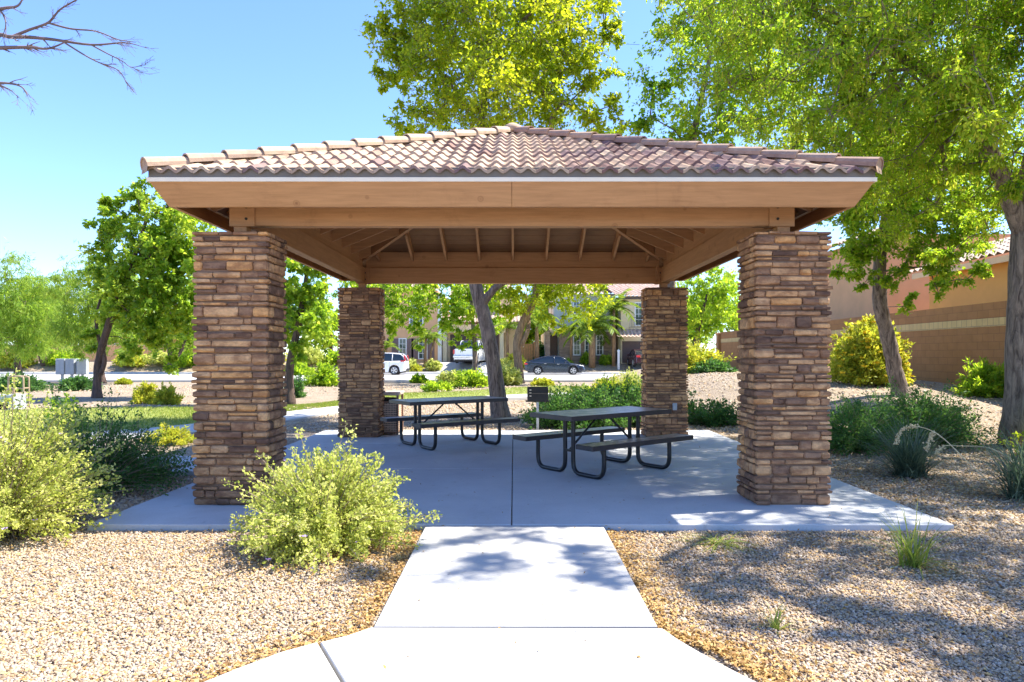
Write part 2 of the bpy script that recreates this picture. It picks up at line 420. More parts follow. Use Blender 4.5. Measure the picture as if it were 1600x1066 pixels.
# grass blades on lawn
def blades(n, pick, hgt, wid):
    P = []; 
    for _ in range(n): P.append(pick())
    P = np.array(P); D = RNG.normal(0, .35, (n, 3)); D[:, 2] = 1; D /= np.linalg.norm(D, axis=1)[:, None]
    return P, D
def pick_lawn():
    i = random.uniform(0, len(nl) - 1.001); a = int(i); f = i - a; t = random.random() ** .8
    x = (nl[a][0] * (1 - f) + nl[a + 1][0] * f) * (1 - t) + (fl[a][0] * (1 - f) + fl[a + 1][0] * f) * t
    y = (nl[a][1] * (1 - f) + nl[a + 1][1] * f) * (1 - t) + (fl[a][1] * (1 - f) + fl[a + 1][1] * f) * t
    return (x, y, H(x, y) + .018)
def leaf_mesh(name, P, D, L, Wd, val, mat, parent=None, fold=.18, nrm=None):
    n = len(P)
    if nrm is None: nrm = RNG.normal(size=(n, 3))
    S = np.cross(D, nrm); S /= np.linalg.norm(S, axis=1)[:, None] + 1e-9
    Nn = np.cross(S, D)
    L = np.asarray(L).reshape(-1, 1) * np.ones((n, 1)); Wd = np.asarray(Wd).reshape(-1, 1) * np.ones((n, 1))
    v = np.empty((n, 4, 3))
    v[:, 0] = P; v[:, 2] = P + D * L
    v[:, 1] = P + D * L * .42 + S * Wd * .5 + Nn * Wd * fold
    v[:, 3] = P + D * L * .42 - S * Wd * .5 + Nn * Wd * fold
    f = np.arange(n * 4).reshape(n, 4)
    return make(name, v.reshape(-1, 3), f, mat, parent, False, np.repeat(val, 4))
P, D = blades(42000, pick_lawn, 0, 0)
tag(leaf_mesh('grass', P, D, RNG.uniform(.04, .08, 42000), .014, RNG.random(42000), M['grass']), kind='stuff', label='short mown grass blades on the curving park lawn', cat='grass')
# curving park path along the lawn's near edge
def offset(c, d):
    out = []
    for i in range(len(c)):
        a = Vector(c[max(i - 1, 0)]); b = Vector(c[min(i + 1, len(c) - 1)]); t = (b - a).normalized(); nrm = Vector((t.y, -t.x))
        out.append((c[i][0] + nrm.x * d, c[i][1] + nrm.y * d))
    return out
e1 = offset(nl, .06); e2 = offset(nl, 1.5)
ribbon('park_path', e1[::2], e2[::2], M['walk'], -.012)
# link walk from the patio's left side
la = [(-3.80, 8.85), (-4.6, 8.8), (-5.6, 8.9), (-7.2, 9.8), (-8.8, 11.1)]
lb = [(-3.80, 10.15), (-4.6, 10.1), (-5.4, 10.3), (-6.6, 11.1), (-8.0, 12.3)]
ribbon('side_walk', [p for p in lb][::-1], [p for p in la][::-1], M['patio'], -.004)
# far walk in front of the street and along the right berm
ribbon('far_walk', [(-60, 37.4), (-20, 37.4), (-2, 37.4), (6, 37.2), (40, 37.0)][::-1], [(-60, 36.1), (-20, 36.1), (-2, 36.1), (6, 35.9), (40, 35.7)][::-1], M['walk'], -.02) if False else None
# street
tag(make('road', [(-250, 39.6, -.03), (250, 39.6, -.03), (250, 55.6, -.03), (-250, 55.6, -.03)], [(0, 1, 2, 3)], M['road']), kind='structure')
mb = MB(); mb.box(-250, 39.3, -.2, 250, 39.6, .07, bev=.02); mb.box(-250, 55.6, -.2, 250, 55.9, .1, bev=.02)
tag(mb.build('kerb', M['kerb']), kind='structure')
mb = MB(); mb.box(-250, 55.9, -.2, 250, 57.5, .085)
tag(mb.build('pavement', M['walk']), kind='structure')
def sheet(name, pts, mat, dz):
    return tag(make(name, [(x, y, H(x, y) + dz) for x, y in pts], [tuple(range(len(pts)))], mat), kind='structure')
def drive(name, x0, x1, y0, y1):
    vs = []; fs = []; n = 14
    for i in range(n + 1):
        y = y0 + (y1 - y0) * i / n; z = max(H(x0, y), .05 if y < 58.4 else -1) + .06
        vs += [(x0, y, z), (x1, y, z)]
    fs = [(2 * i, 2 * i + 1, 2 * i + 3, 2 * i + 2) for i in range(n)]
    return tag(make(name, vs, fs, M['walk']), kind='structure')
drive('driveway', -6.6, -.6, 57.5, 65.2); drive('driveway', 10.3, 16.5, 57.5, 65.2)

# ------------------------------------------------------------------ loose gravel and litter (real pebbles)
def inpoly(p, x, y):
    c = False; j = len(p) - 1
    for i in range(len(p)):
        if (p[i][1] > y) != (p[j][1] > y) and x < (p[j][0] - p[i][0]) * (y - p[i][1]) / (p[j][1] - p[i][1]) + p[i][0]: c = not c
        j = i
    return c
BL = [(-.80, 6.0), (-.80, 3.78), (-1.04, 3.58), (-1.42, 3.12), (-2.0, 2.63), (-3.6, 1.8), (-7, 2.6), (-8, 6.0), (-3.8, 6.0)]
BR = [(.81, 6.0), (.82, 3.76), (1.02, 3.55), (1.19, 3.1), (1.62, 2.38), (3.4, 1.4), (6.5, 2.8), (8, 6), (3.92, 6.0)]
def pebbles(name, n, pick, s0, s1, label):
    base = np.array([(1, 0, 0), (-1, 0, 0), (0, 1, 0), (0, -1, 0), (0, 0, 1), (0, 0, -.5), (.62, .62, .45), (-.62, .62, .45), (-.62, -.62, .45), (.62, -.62, .45)])
    fc = np.array([(6, 4, 9), (6, 7, 4), (7, 8, 4), (8, 9, 4), (0, 6, 9), (2, 7, 6), (1, 8, 7), (3, 9, 8), (0, 2, 6), (2, 1, 7), (1, 3, 8), (3, 0, 9)])
    P = np.array([pick() for _ in range(n)])
    S = RNG.uniform(s0, s1, (n, 1, 1)) * RNG.uniform(.6, 1.25, (n, 1, 3)); S[:, :, 2] *= .75
    v = base[None] * S + RNG.normal(0, .12, (n, 10, 3)) * S
    a = RNG.uniform(0, 2 * np.pi, n); ca, sa = np.cos(a)[:, None], np.sin(a)[:, None]
    x = v[..., 0] * ca - v[..., 1] * sa; y = v[..., 0] * sa + v[..., 1] * ca
    tl = RNG.normal(0, .35, (n, 1)); z = v[..., 2] + x * tl
    v = np.stack([x, y, z], -1) + P[:, None, :]
    f = (fc[None] + (np.arange(n) * 10)[:, None, None]).reshape(-1, 3)
    o = make(name, v.reshape(-1, 3), f, M['pebble'], None, False, np.repeat(RNG.random(n), 10))
    return tag(o, label, 'gravel', kind='stuff')
def pk(poly, ymin, ymax, side):
    def f():
        while True:
            u = random.random(); y = ymin * (ymax / ymin) ** u      # denser near the camera
            x = side * random.uniform(.7, .86 * y + .5)
            if inpoly(poly, x, y): return (x, y, -.052 + random.uniform(-.006, .008))
    return f
pebbles('gravel', 76000, pk(BL, 2.7, 6.0, -1), .0052, .0135, 'loose tan and white gravel in the sunny bed left of the walk')
pebbles('gravel', 76000, pk(BR, 2.7, 6.0, 1), .0052, .0135, 'loose gravel in the dappled bed right of the walk')
def pk2():
    while True:
        y = 6 * (13 / 6) ** random.random(); x = random.uniform(3.94, .8 * y + 1)
        if x > 3.94: return (x, y, H(x, y) + random.uniform(-.004, .008))
pebbles('gravel', 32000, pk2, .011, .024, 'loose gravel and soil on the berm beside the patio')
def pk3():
    while True:
        y = 6 * (13 / 6) ** random.random(); x = -random.uniform(3.8, .8 * y + .6)
        if x < -3.82 and not (8.7 < y < 13 and x > -9): return (x, y, H(x, y) + random.uniform(-.004, .008))
pebbles('gravel', 14000, pk3, .011, .022, 'loose gravel under the shrubs left of the patio')
def pk4():
    u = random.random(); return (random.uniform(-5, 5), 13.7 + 8 * u ** 1.3, -.05 + random.uniform(-.004, .01))
pebbles('gravel', 16000, pk4, .013, .03, 'loose gravel behind the patio in front of the lawn')
# orange leaf litter along walk edges
def lit():
    P = []
    while len(P) < 7500:
        s = random.choice((-1, 1)); t = random.random()
        c = [(.80, 6.0), (.80, 4.8), (.81, 3.78), (1.06, 3.5), (1.42 if s < 0 else 1.2, 3.1), (2.0 if s < 0 else 1.7, 2.5)]
        k = t * (len(c) - 1.001); i = int(k); f = k - i
        x = c[i][0] * (1 - f) + c[i + 1][0] * f; y = c[i][1] * (1 - f) + c[i + 1][1] * f
        off = min(random.expovariate(1 / .11), .8) + .005
        x += off; y += random.uniform(-.05, .05)
        if inpoly(BL if s < 0 else BR, s * x, y): P.append((s * x, y, random.uniform(-.045, -.026)))
    while len(P) < 14000:            # scattered through both beds
        x = random.uniform(-5, 5.5); y = random.uniform(3, 6)
        if inpoly(BL, x, y) or inpoly(BR, x, y): P.append((x, y, -.036))
    while len(P) < 26000:            # under the right trees
        y = random.uniform(6, 15); x = random.uniform(3.95, .8 * y + 1)
        if x > 3.95: P.append((x, y, H(x, y) + .014))
    while len(P) < 28500:
        a = random.uniform(0, 6.28); r = abs(random.gauss(0, .5)); x = -1.5 + math.cos(a) * r * 1.3; y = 5.35 + math.sin(a) * r * .8
        if inpoly(BL, x, y): P.append((x, y, -.034))
    return np.array(P)
P = lit(); n = len(P); D = RNG.normal(size=(n, 3)); D[:, 2] *= .3; D /= np.linalg.norm(D, axis=1)[:, None]
nn = RNG.normal(0, .5, (n, 3)); nn[:, 2] = 1
def pk5():
    while True:
        y = random.uniform(13, 36); x = random.uniform(4.2, 12)
        if x < y * .75 and x > 4.2: return (x, y, H(x, y) + random.uniform(-.01, .01))
pebbles('berm_rocks', 6500, pk5, .018, .05, 'pale rocks and clods scattered over the berm')
def pk6():
    y = 19 + 18 * random.random(); return (random.uniform(-.75 * y, 4), y, H(0, y) + .0)
pebbles('berm_rocks', 7000, pk6, .02, .05, 'small rocks on the gravel strip between lawn and street')
tag(leaf_mesh('leaf_litter', P, D, RNG.uniform(.018, .042, n), RNG.uniform(.010, .02, n), RNG.random(n), M['litter'], None, .2, nn), 'dry orange leaf litter gathered along the walk edges and berm', 'leaf litter', kind='stuff')
P = np.array([(random.uniform(-.9, 1.2), random.uniform(3.2, 6), .001) if k < 45 else (random.uniform(-3.6, 3.8), random.uniform(6.1, 12), .004) for k in range(210)])
n = len(P); D = RNG.normal(size=(n, 3)); D[:, 2] = abs(D[:, 2]) * .15; D /= np.linalg.norm(D, axis=1)[:, None]; nn = RNG.normal(0, .3, (n, 3)); nn[:, 2] = 1
tag(leaf_mesh('fallen_leaves', P, D, RNG.uniform(.015, .035, n), RNG.uniform(.008, .018, n), RNG.random(n) * .6, M['litter'], None, .3, nn), 'scattered dry leaves on the concrete walk and patio', 'fallen leaves', kind='stuff')
# ------------------------------------------------------------------ pavilion
CX, CY = -.02, 9.885
pav = thing('pavilion', 'open picnic pavilion with tiled hip roof on four stone columns', 'pavilion', (CX, CY, 0))
CW, CD, CT = .375, .285, 2.745         # half width, half depth, height
def stone_block(mb, x0, x1, y0, y1, z0, z1, out):
    """irregular ledge stone; out = axis facing outward ('x+','x-','y+','y-')"""
    sub = 3
    cx, cy, cz = (x0 + x1) / 2, (y0 + y1) / 2, (z0 + z1) / 2
    hx, hy, hz = (x1 - x0) / 2, (y1 - y0) / 2, (z1 - z0) / 2
    b = min(.022, hz * .55) * random.uniform(.6, 1.3)
    ts = []
    def prof(h, bb): 
        bb = min(bb, h * .6); return [(-h, 0), (-h + bb, 1), (h - bb, 1), (h, 0)]
    # rounded box: vertices on 4x4x4 shell
    vs = []; idx = {}
    def co(i, h): return (-h, -h + min(b, h * .5), h - min(b, h * .5), h)[i]
    for i in range(4):
        for j in range(4):
            for k in range(4):
                ext_ = (i in (0, 3)) + (j in (0, 3)) + (k in (0, 3))
                if ext_ == 0: continue
                x, y, z = co(i, hx), co(j, hy), co(k, hz)
                if ext_ >= 2:
                    sh = b * (.32 if ext_ == 2 else .5)
                    if i in (0, 3): x -= math.copysign(sh, x)
                    if j in (0, 3): y -= math.copysign(sh, y)
                    if k in (0, 3): z -= math.copysign(sh, z)
                jt = .005
                idx[(i, j, k)] = len(vs)
                vs.append((cx + x + random.uniform(-jt, jt), cy + y + random.uniform(-jt, jt), cz + z + random.uniform(-jt * .8, jt * .8)))
    fs = []
    for ax in range(3):
        for sd in (0, 3):
            for a in range(3):
                for c in range(3):
                    def q(u, v_):
                        t = [0, 0, 0]; t[ax] = sd; t[(ax + 1) % 3] = u; t[(ax + 2) % 3] = v_; return idx[tuple(t)]
                    f = (q(a, c), q(a + 1, c), q(a + 1, c + 1), q(a, c + 1))
                    fs.append(f if sd == 3 else f[::-1])
    mb.add(vs, fs)
def column(x, y, label):
    root = MB()
    mb = MB(); mb.mi = 0
    mb.mi = 1; mb.box(x - CW + .028, y - CD + .028, 0, x + CW - .028, y + CD - .028, CT - .012)
    mb.mi = 0
    z = 0.003
    while z < CT - .02:
        h = random.choice((.045, .055, .06, .07, .075, .08, .085, .10, .12)) * random.uniform(.92, 1.08)
        if z + h > CT - .04: h = CT - z
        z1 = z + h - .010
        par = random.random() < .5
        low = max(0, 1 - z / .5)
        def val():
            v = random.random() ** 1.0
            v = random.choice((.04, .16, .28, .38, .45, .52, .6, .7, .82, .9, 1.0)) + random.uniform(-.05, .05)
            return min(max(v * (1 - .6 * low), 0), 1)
        # faces front / back
        for s in (-1, 1):
            xs_ = [-CW]; c0 = random.uniform(.09, .17) if (par == (s > 0)) else random.uniform(.14, .26)
            xs_.append(-CW + c0)
            while xs_[-1] < CW - .3: xs_.append(xs_[-1] + random.uniform(.10, .36))
            c1 = random.uniform(.09, .2); xs_ = [q for q in xs_ if q < CW - c1 - .07 or q == -CW] + [CW - c1, CW]
            for a, b in zip(xs_[:-1], xs_[1:]):
                zz0, zz1 = z, z1
                pr = random.uniform(-.012, .018); ex0 = random.uniform(-.008, .016) if a == -CW else 0; ex1 = random.uniform(-.008, .016) if b == CW else 0
                splits = [(zz0, zz1)]
                if h > .085 and random.random() < .45:
                    mz = (zz0 + zz1) / 2 + random.uniform(-.01, .01); splits = [(zz0, mz - .003), (mz + .003, zz1)]
                for q0, q1 in splits:
                    mb.val = val()
                    y0 = y + s * (CD + pr); y1 = y + s * (CD - .07)
                    stone_block(mb, x + a - ex0 + .003, x + b + ex1 - .003, min(y0, y1), max(y0, y1), q0 + random.uniform(0, .008), q1 - random.uniform(0, .008), 'y')
        for s in (-1, 1):
            ya = -CD + .072; yb = CD - .072; ys_ = [ya, random.uniform(-.1, .1), yb]
            if random.random() < .4: ys_ = [ya, random.uniform(-.12, -.04), random.uniform(.04, .12), yb]
            for a, b in zip(ys_[:-1], ys_[1:]):
                mb.val = val(); pr = random.uniform(-.004, .018)
                x0 = x + s * (CW + pr); x1 = x + s * (CW - .07)
                stone_block(mb, min(x0, x1), max(x0, x1), y + a + .003, y + b - .003, z + random.uniform(0, .003), z1, 'x')
        z += h
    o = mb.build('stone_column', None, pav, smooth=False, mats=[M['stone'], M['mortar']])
    if label: o['label'] = label
    return o
cols = []
for (sx, sy) in ((-1, -1), (1, -1), (-1, 1), (1, 1)):
    cols.append(column(sx * 2.812, sy * 2.80, None))
mb = MB(); mb.box(2.812 - .02, -0, 0, 2.812, .1, .1) if False else None
mb.box(2.812 - .03 + .12, 2.80 - CD - .035, .50, 2.812 + .05 + .12, 2.80 - CD - .005, .63, bev=.006)
mb.box(2.812 - .015 + .12, 2.80 - CD - .042, .525, 2.812 + .035 + .12, 2.80 - CD - .035, .605, bev=.003)
o = mb.build('outlet_box', M['greybox'], cols[3])
# short posts on the columns
for sx in (-1, 1):
    for sy in (-1, 1):
        mb = MB(); mb.box(sx * 2.80 - .065, sy * 2.80 - .065, CT - .03, sx * 2.80 + .065, sy * 2.80 + .065, 2.834, bev=.004)
        mb.build('post', M['woody'], pav)
# beams
BB, BT = 2.83, 3.12
for s in (-1, 1):
    mb = MB(); y = s * 2.80; mb.box(-2.90, y - .065, BB, 2.90, y + .065, BT, bev=.008); f = mb.build('beam', M['woodx'], pav)
    for sx in (-1, 1):
        for q in (-1, 1):
            mb = MB(); ys2 = sorted((y + q * .083, y + q * .0655)); mb.box(sx * 2.905 - .13 * (sx > 0) * 2, ys2[0], BB - .008, sx * 2.905 + .13 * (sx < 0) * 2, ys2[1], BT, bev=.004)
            mb.build('splice_plate', M['woodx'], f)
        for z in (2.90, 3.02):
            mb = MB(); mb.disc((sx * 2.73, y - .083, z), (0, -1, 0), .014, .008, 10); mb.build('bolt', M['iron'], f)
for s in (-1, 1):
    mb = MB(); x = s * 2.80; mb.box(x - .065, -2.716, BB + .002, x + .065, 2.716, BT - .002, bev=.008); mb.build('beam', M['woody'], pav)
# roof planes: underside of deck z = ZD - SL*u, u distance from centre
SL = .427; ZD = 3.16 + SL * 3.42      # deck underside apex
UE = 3.42
ca = math.cos(math.atan(SL)); sa = math.sin(math.atan(SL))
ROT = [Matrix.Rotation(R(a), 4, 'Z') for a in (0, 90, 180, 270)]   # local slope faces -y
def Z(u): return ZD - SL * u
nrm = Vector((0, -sa, ca))
# deck boards (planks run along the eave)
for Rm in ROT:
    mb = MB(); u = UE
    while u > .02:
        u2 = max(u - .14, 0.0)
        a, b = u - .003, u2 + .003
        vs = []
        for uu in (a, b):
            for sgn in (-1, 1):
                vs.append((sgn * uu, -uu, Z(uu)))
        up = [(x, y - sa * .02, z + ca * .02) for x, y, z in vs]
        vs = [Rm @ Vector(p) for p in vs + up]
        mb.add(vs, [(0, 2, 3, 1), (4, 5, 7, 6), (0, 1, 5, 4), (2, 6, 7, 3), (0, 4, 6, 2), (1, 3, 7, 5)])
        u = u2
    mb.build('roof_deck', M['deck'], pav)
# rafters
RH = .19
for Rm in ROT:
    for k in range(-5, 6):
        x = k * .62
        u0 = abs(x) + .10; u1 = UE - .06
        if u1 - u0 < .15: continue
        mb = MB()
        vs = []
        for sgn in (-1, 1):
            for u, dz in ((u0, 0), (u1, 0), (u1 - .12, -RH / ca + .03), (u0, -RH / ca)):
                vs.append(Rm @ Vector((x + sgn * .02, -u, Z(u) - .004 + dz)))
        mb.add(vs, [(0, 1, 2, 3), (7, 6, 5, 4), (0, 4, 5, 1), (3, 2, 6, 7), (0, 3, 7, 4), (1, 5, 6, 2)])
        mb.build('rafter', M['woody'] if Rm in (ROT[0], ROT[2]) else M['woodx'], pav)
for sx in (-1, 1):
    for sy in (-1, 1):
        mb = MB(); d = Vector((sx, sy, 0)).normalized(); sd = Vector((-d.y, d.x, 0)) * .035; vs = []
        for sg in (-1, 1):
            for u, dz in ((.02, -.01), (UE - .06, -.01), (UE - .20, -.19), (.02, -.26)):
                vs.append(Vector((sx * u, sy * u, Z(u) + dz)) + sd * sg)
        mb.add(vs, [(0, 1, 2, 3), (7, 6, 5, 4), (0, 4, 5, 1), (3, 2, 6, 7), (0, 3, 7, 4), (1, 5, 6, 2)])
        mb.build('hip_rafter', M['woody'], pav)
# blocking above the beams
for i, Rm in enumerate(ROT):
    mb = MB()
    vs = [Rm @ Vector(p) for p in ((-2.72, -2.82, BT + .003), (2.72, -2.82, BT + .003), (2.72, -2.78, BT + .003), (-2.72, -2.78, BT + .003), (-2.72, -2.82, Z(2.82) - .005), (2.72, -2.82, Z(2.82) - .005), (2.72, -2.78, Z(2.82) - .005), (-2.72, -2.78, Z(2.82) - .005))]
    mb.add(vs, [(3, 2, 1, 0), (4, 5, 6, 7), (0, 1, 5, 4), (1, 2, 6, 5), (2, 3, 7, 6), (3, 0, 4, 7)])
    mb.build('blocking', M['woodx'] if i % 2 == 0 else M['woody'], pav)
# fascia boards, tilted square to the slope, two lengths each side
t_in = .125
for i, Rm in enumerate(ROT):
    for hs in (-1, 1):
        mb = MB(); zt, zb = Z(UE) - .018, Z(UE) - .228
        uo, ui = UE + .012, UE + .012 - t_in; th = .045
        xi = .0025 * hs
        vs = [(xi, -uo, zt), (hs * uo, -uo, zt), (hs * ui, -ui, zb), (xi, -ui, zb),
              (xi, -uo + th, zt - .02), (hs * (uo - th), -uo + th, zt - .02), (hs * (ui - th), -ui + th, zb - .0), (xi, -ui + th, zb)]
        fs = [(0, 3, 2, 1), (4, 5, 6, 7), (0, 1, 5, 4), (3, 7, 6, 2), (1, 2, 6, 5), (0, 4, 7, 3)]
        if hs < 0: fs = [f[::-1] for f in fs]
        mb.add([Rm @ Vector(p) for p in vs], fs)
        mb.build('fascia', M['woodx'] if i % 2 == 0 else M['woody'], pav)
    mb = MB()
    ro = UE + .030
    vs = [(-ro, -ro, Z(UE) - .020), (ro, -ro, Z(UE) - .020), (ro - .02, -ro + .02, Z(UE) - .020), (-ro + .02, -ro + .02, Z(UE) - .020),
          (-ro, -ro, Z(UE) + .018), (ro, -ro, Z(UE) + .018), (ro - .06, -ro + .06, Z(UE) + .048), (-ro + .06, -ro + .06, Z(UE) + .048)]
    mb.add([Rm @ Vector(p) for p in vs], [(3, 2, 1, 0), (4, 5, 6, 7), (0, 1, 5, 4), (1, 2, 6, 5), (2, 3, 7, 6), (3, 0, 4, 7)])
    mb.build('drip_edge', M['trim'], pav)
    mb = MB(); ro2 = UE + .018
    vs = [(-ro2, -ro2, Z(UE) + .02), (ro2, -ro2, Z(UE) + .02), (ro2 - .03, -ro2 + .03, Z(UE) + .03), (-ro2 + .03, -ro2 + .03, Z(UE) + .03),
          (-ro2, -ro2, Z(UE) + .115), (ro2, -ro2, Z(UE) + .115), (ro2 - .03, -ro2 + .03, Z(UE) + .125), (-ro2 + .03, -ro2 + .03, Z(UE) + .125)]
    mb.add([Rm @ Vector(p) for p in vs], [(3, 2, 1, 0), (4, 5, 6, 7), (0, 1, 5, 4), (1, 2, 6, 5), (2, 3, 7, 6), (3, 0, 4, 7)])
    mb.build('bird_stop', M['birdstop'], pav)
# tiles: S-wave courses
PER = .154; AMP = .025; NC = 10; TT = .026
def tiles(Rm):
    mb = MB(); uw = UE + .045; expo = uw / NC
    for c in range(NC):
        uo = uw - c * expo; ui = uo - expo - .05
        nt_ = int(uo / PER) + 2
        for k in range(-nt_, nt_ + 1):
            xa = (k - .5) * PER
            if abs(k * PER) > uo + PER * .3: continue
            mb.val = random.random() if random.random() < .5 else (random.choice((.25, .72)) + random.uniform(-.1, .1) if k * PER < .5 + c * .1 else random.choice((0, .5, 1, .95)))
            jz = random.uniform(-.004, .004); jy = random.uniform(-.008, .008)
            NS = 8; top = []; bot = []; back = []
            for s in range(NS + 1):
                t = s / NS; x = xa + PER * t
                wz = AMP * math.cos((t - .5) * 2 * math.pi)
                wz = wz if wz > 0 else wz * .8
                def P3(u, lift):
                    lim = max(u, 0.0) + .015; xx = max(-lim, min(lim, x))
                    z = Z(u) + .095 + wz + lift
                    return Vector((xx, -u, z))
                top.append(P3(uo + jy, .026 + jz)); bot.append(P3(uo + jy + .002, .026 + jz - TT - .004)); back.append(P3(max(ui, 0), -.004 + jz))
            v = [Rm @ p for p in top + bot + back]; n = NS + 1
            fs = []
            for s in range(NS):
                fs.append((s, s + 1, 2 * n + s + 1, 2 * n + s)); fs.append((n + s, n + s + 1, s + 1, s))
            mb.add(v, fs)
    return mb.build('tile_slope', M['tile'], pav)
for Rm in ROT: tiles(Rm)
# hip caps
def hipcaps(sx, sy):
    mb = MB(); d = Vector((sx, sy, 0)); NCAP = 13
    def C(u): return Vector((sx * u, sy * u, Z(u) + .115))
    ulen = UE + .045; st = ulen / NCAP
    for k in range(NCAP):
        u0 = ulen - k * st; u1 = u0 - st - .03
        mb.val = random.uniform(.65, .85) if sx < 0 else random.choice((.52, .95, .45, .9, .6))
        a = C(u0) + Vector((0, 0, .026)); b = C(max(u1, .02)) + Vector((0, 0, .004))
        ax = (b - a).normalized(); side = ax.cross(Vector((0, 0, 1))).normalized(); up = side.cross(ax)
        n = 9; ra, rb = .098, .082; vs = []
        for (p, r) in ((a, ra), (a, ra - .018), (b, rb)):
            for s in range(n):
                ang = math.pi * (-.08 + 1.16 * s / (n - 1)); vs.append(p + side * math.cos(ang) * r + up * (math.sin(ang) * r * .85))
        fs = []
        for s in range(n - 1):
            fs.append((s, s + 1, 2 * n + s + 1, 2 * n + s)); fs.append((n + s, n + s + 1, s + 1, s)); fs.append((n + s + 1, n + s, 2 * n + s, 2 * n + s + 1))
        mb.add(vs, fs)
        if k == 0:   # mortar plug
            mb.val = .3
            vs = [a + side * math.cos(math.pi * s / 8) * .085 + up * (math.sin(math.pi * s / 8) * .07) - ax * -.01 for s in range(9)] + [a + Vector((0, 0, -.07)) + side * .07, a + Vector((0, 0, -.07)) - side * .07]
            mb.add(vs, [tuple(range(9)) , (0, 8, 10, 9)])
    return mb.build('hip_cap', M['tile'], pav)
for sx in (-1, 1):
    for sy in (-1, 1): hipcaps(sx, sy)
mb = MB(); mb.val = .8; mb.tube([(0, 0, Z(0) + .10), (0, 0, Z(0) + .19), (0, 0, Z(0) + .235)], [.15, .13, .05], 14)
mb.build('apex_cap', M['tile'], pav, True)
mb = MB(); mb.tube([Vector(p) for p in cr([(2.72, 2.64, 3.3), (2.66, 2.68, 3.12), (2.70, 2.70, 2.95), (2.76, 2.72, 2.80)], 6)], .009, 6)
mb.build('conduit', M['woody'], pav)

# ------------------------------------------------------------------ picnic tables
def perforated(name):
    m, t, b = nodes(name)
    tc = t.nodes.new('ShaderNodeTexCoord'); mp = t.nodes.new('ShaderNodeMapping'); mp.inputs['Rotation'].default_value = (0, 0, R(45)); mp.inputs['Scale'].default_value = (42, 42, 42)
    t.links.new(tc.outputs['Object'], mp.inputs[0]); ck = t.nodes.new('ShaderNodeTexVoronoi'); ck.inputs['Randomness'].default_value = 0; ck.inputs['Scale'].default_value = 1
    t.links.new(mp.outputs[0], ck.inputs['Vector'])
    r = ramp(t, [(.28, (.004, .004, .004)), (.36, (.05, .042, .045))], ck.outputs['Distance'])
    c = mix(t, r.outputs[0], (.66, .54, .42), ramp(t, [(.38, (.10, .10, .10)), (.62, (.9, .9, .9))], noise(t, 7, 8, .75)).outputs[0])
    t.links.new(c, b.inputs['Base Color']); b.inputs['Roughness'].default_value = .30
    bump(t, b, r.outputs[0], .5, .004); return m
M['perf'] = perforated('perforated_steel')
def table(label, x, y, a):
    r = thing('picnic_table', label, 'picnic table', (x, y, 0), a, 'black steel picnic tables under the pavilion')
    def top(name, y0, y1, zt, Lh):
        mb = MB(); mb.box(-Lh, y0, zt - .012, Lh, y1, zt, bev=.004)
        o = mb.build(name, M['perf'], r)
        e = MB(); h = .055
        e.box(-Lh - .006, y0 - .006, zt - h, Lh + .006, y0 + .004, zt + .003, bev=.003); e.box(-Lh - .006, y1 - .004, zt - h, Lh + .006, y1 + .006, zt + .003, bev=.003)
        e.box(-Lh - .006, y0 + .004, zt - h, -Lh + .004, y1 - .004, zt + .003, bev=.003); e.box(Lh - .004, y0 + .004, zt - h, Lh + .006, y1 - .004, zt + .003, bev=.003)
        e.build('rim', M['table'], o)
    top('tabletop', -.385, .385, .765, .92)
    top('seat', -.74, -.47, .445, .92); top('seat', .47, .74, .445, .92)
    for ex in (-.60, .60):
        for s in (-1, 1):
            mb = MB(); rr_ = .028
            p = [(ex, s * .075, .73), (ex, s * .075, .40), (ex, s * .075, .16), (ex, s * .10, .075), (ex, s * .165, .032), (ex, s * .26, .026), (ex, s * .42, .026), (ex, s * .52, .032), (ex, s * .585, .075), (ex, s * .61, .16), (ex, s * .61, .30), (ex, s * .61, .43)]
            mb.tube(cr(p, 4), rr_, 10)
            mb.build('leg', M['tube'], r, True)
        mb = MB(); mb.beam((ex, -.075, .30), (ex, .075, .30), .03, .03); mb.build('crossbar', M['tube'], r)
        for (ya, yb, za_) in ((-.34, .34, .715), (-.72, -.49, .395), (.49, .72, .395)):
            mb = MB(); mb.box(ex - .03, ya, za_, ex + .03, yb, za_ + .016); mb.build('bracket', M['tube'], r)
        sg = 1 if ex > 0 else -1
        mb = MB(); mb.tube([(ex, 0, .30), (sg * .06, 0, .73)], .014, 8); mb.build('brace', M['tube'], r, True)
    return r
table('black picnic table in front of the stone rear column on the right', 1.17, 8.97, R(38))
table('black picnic table near the leaning tree trunk, farther to the left', -1.08, 11.45, R(35))
# ------------------------------------------------------------------ grill and bin
gx = at(840, 671, 13.85); gr = thing('park_grill', 'black steel park grill on a galvanised post behind the table', 'grill', (gx.x, gx.y, -.05))
mb = MB(); mb.box(-.025, -.025, 0, .025, .025, .66, bev=.004); mb.build('post', M['galv'], gr)
mb = MB()
mb.box(-.20, -.17, .63, .20, .17, .645); mb.box(-.20, -.178, .645, .20, -.17, .90); mb.box(-.20, .17, .645, .20, .178, .90); mb.box(-.208, -.178, .63, -.20, .178, .90); mb.box(.20, -.178, .63, .208, .178, .90)
mb.box(-.24, -.04, .60, .24, .04, .63); mb.build('fire_box', M['iron'], gr)
mb = MB()
for k in range(12): mb.tube([(-.17 + k * .031, -.17, .80), (-.17 + k * .031, .17, .80)], .005, 5)
mb.tube([(-.2, -.20, .78), (.2, -.20, .78)], .006, 6); mb.tube([(.215, -.2, .70), (.24, -.2, .70), (.24, -.2, .86), (.215, -.2, .86)], .007, 6); mb.build('grate', M['iron'], gr)
mb = MB()
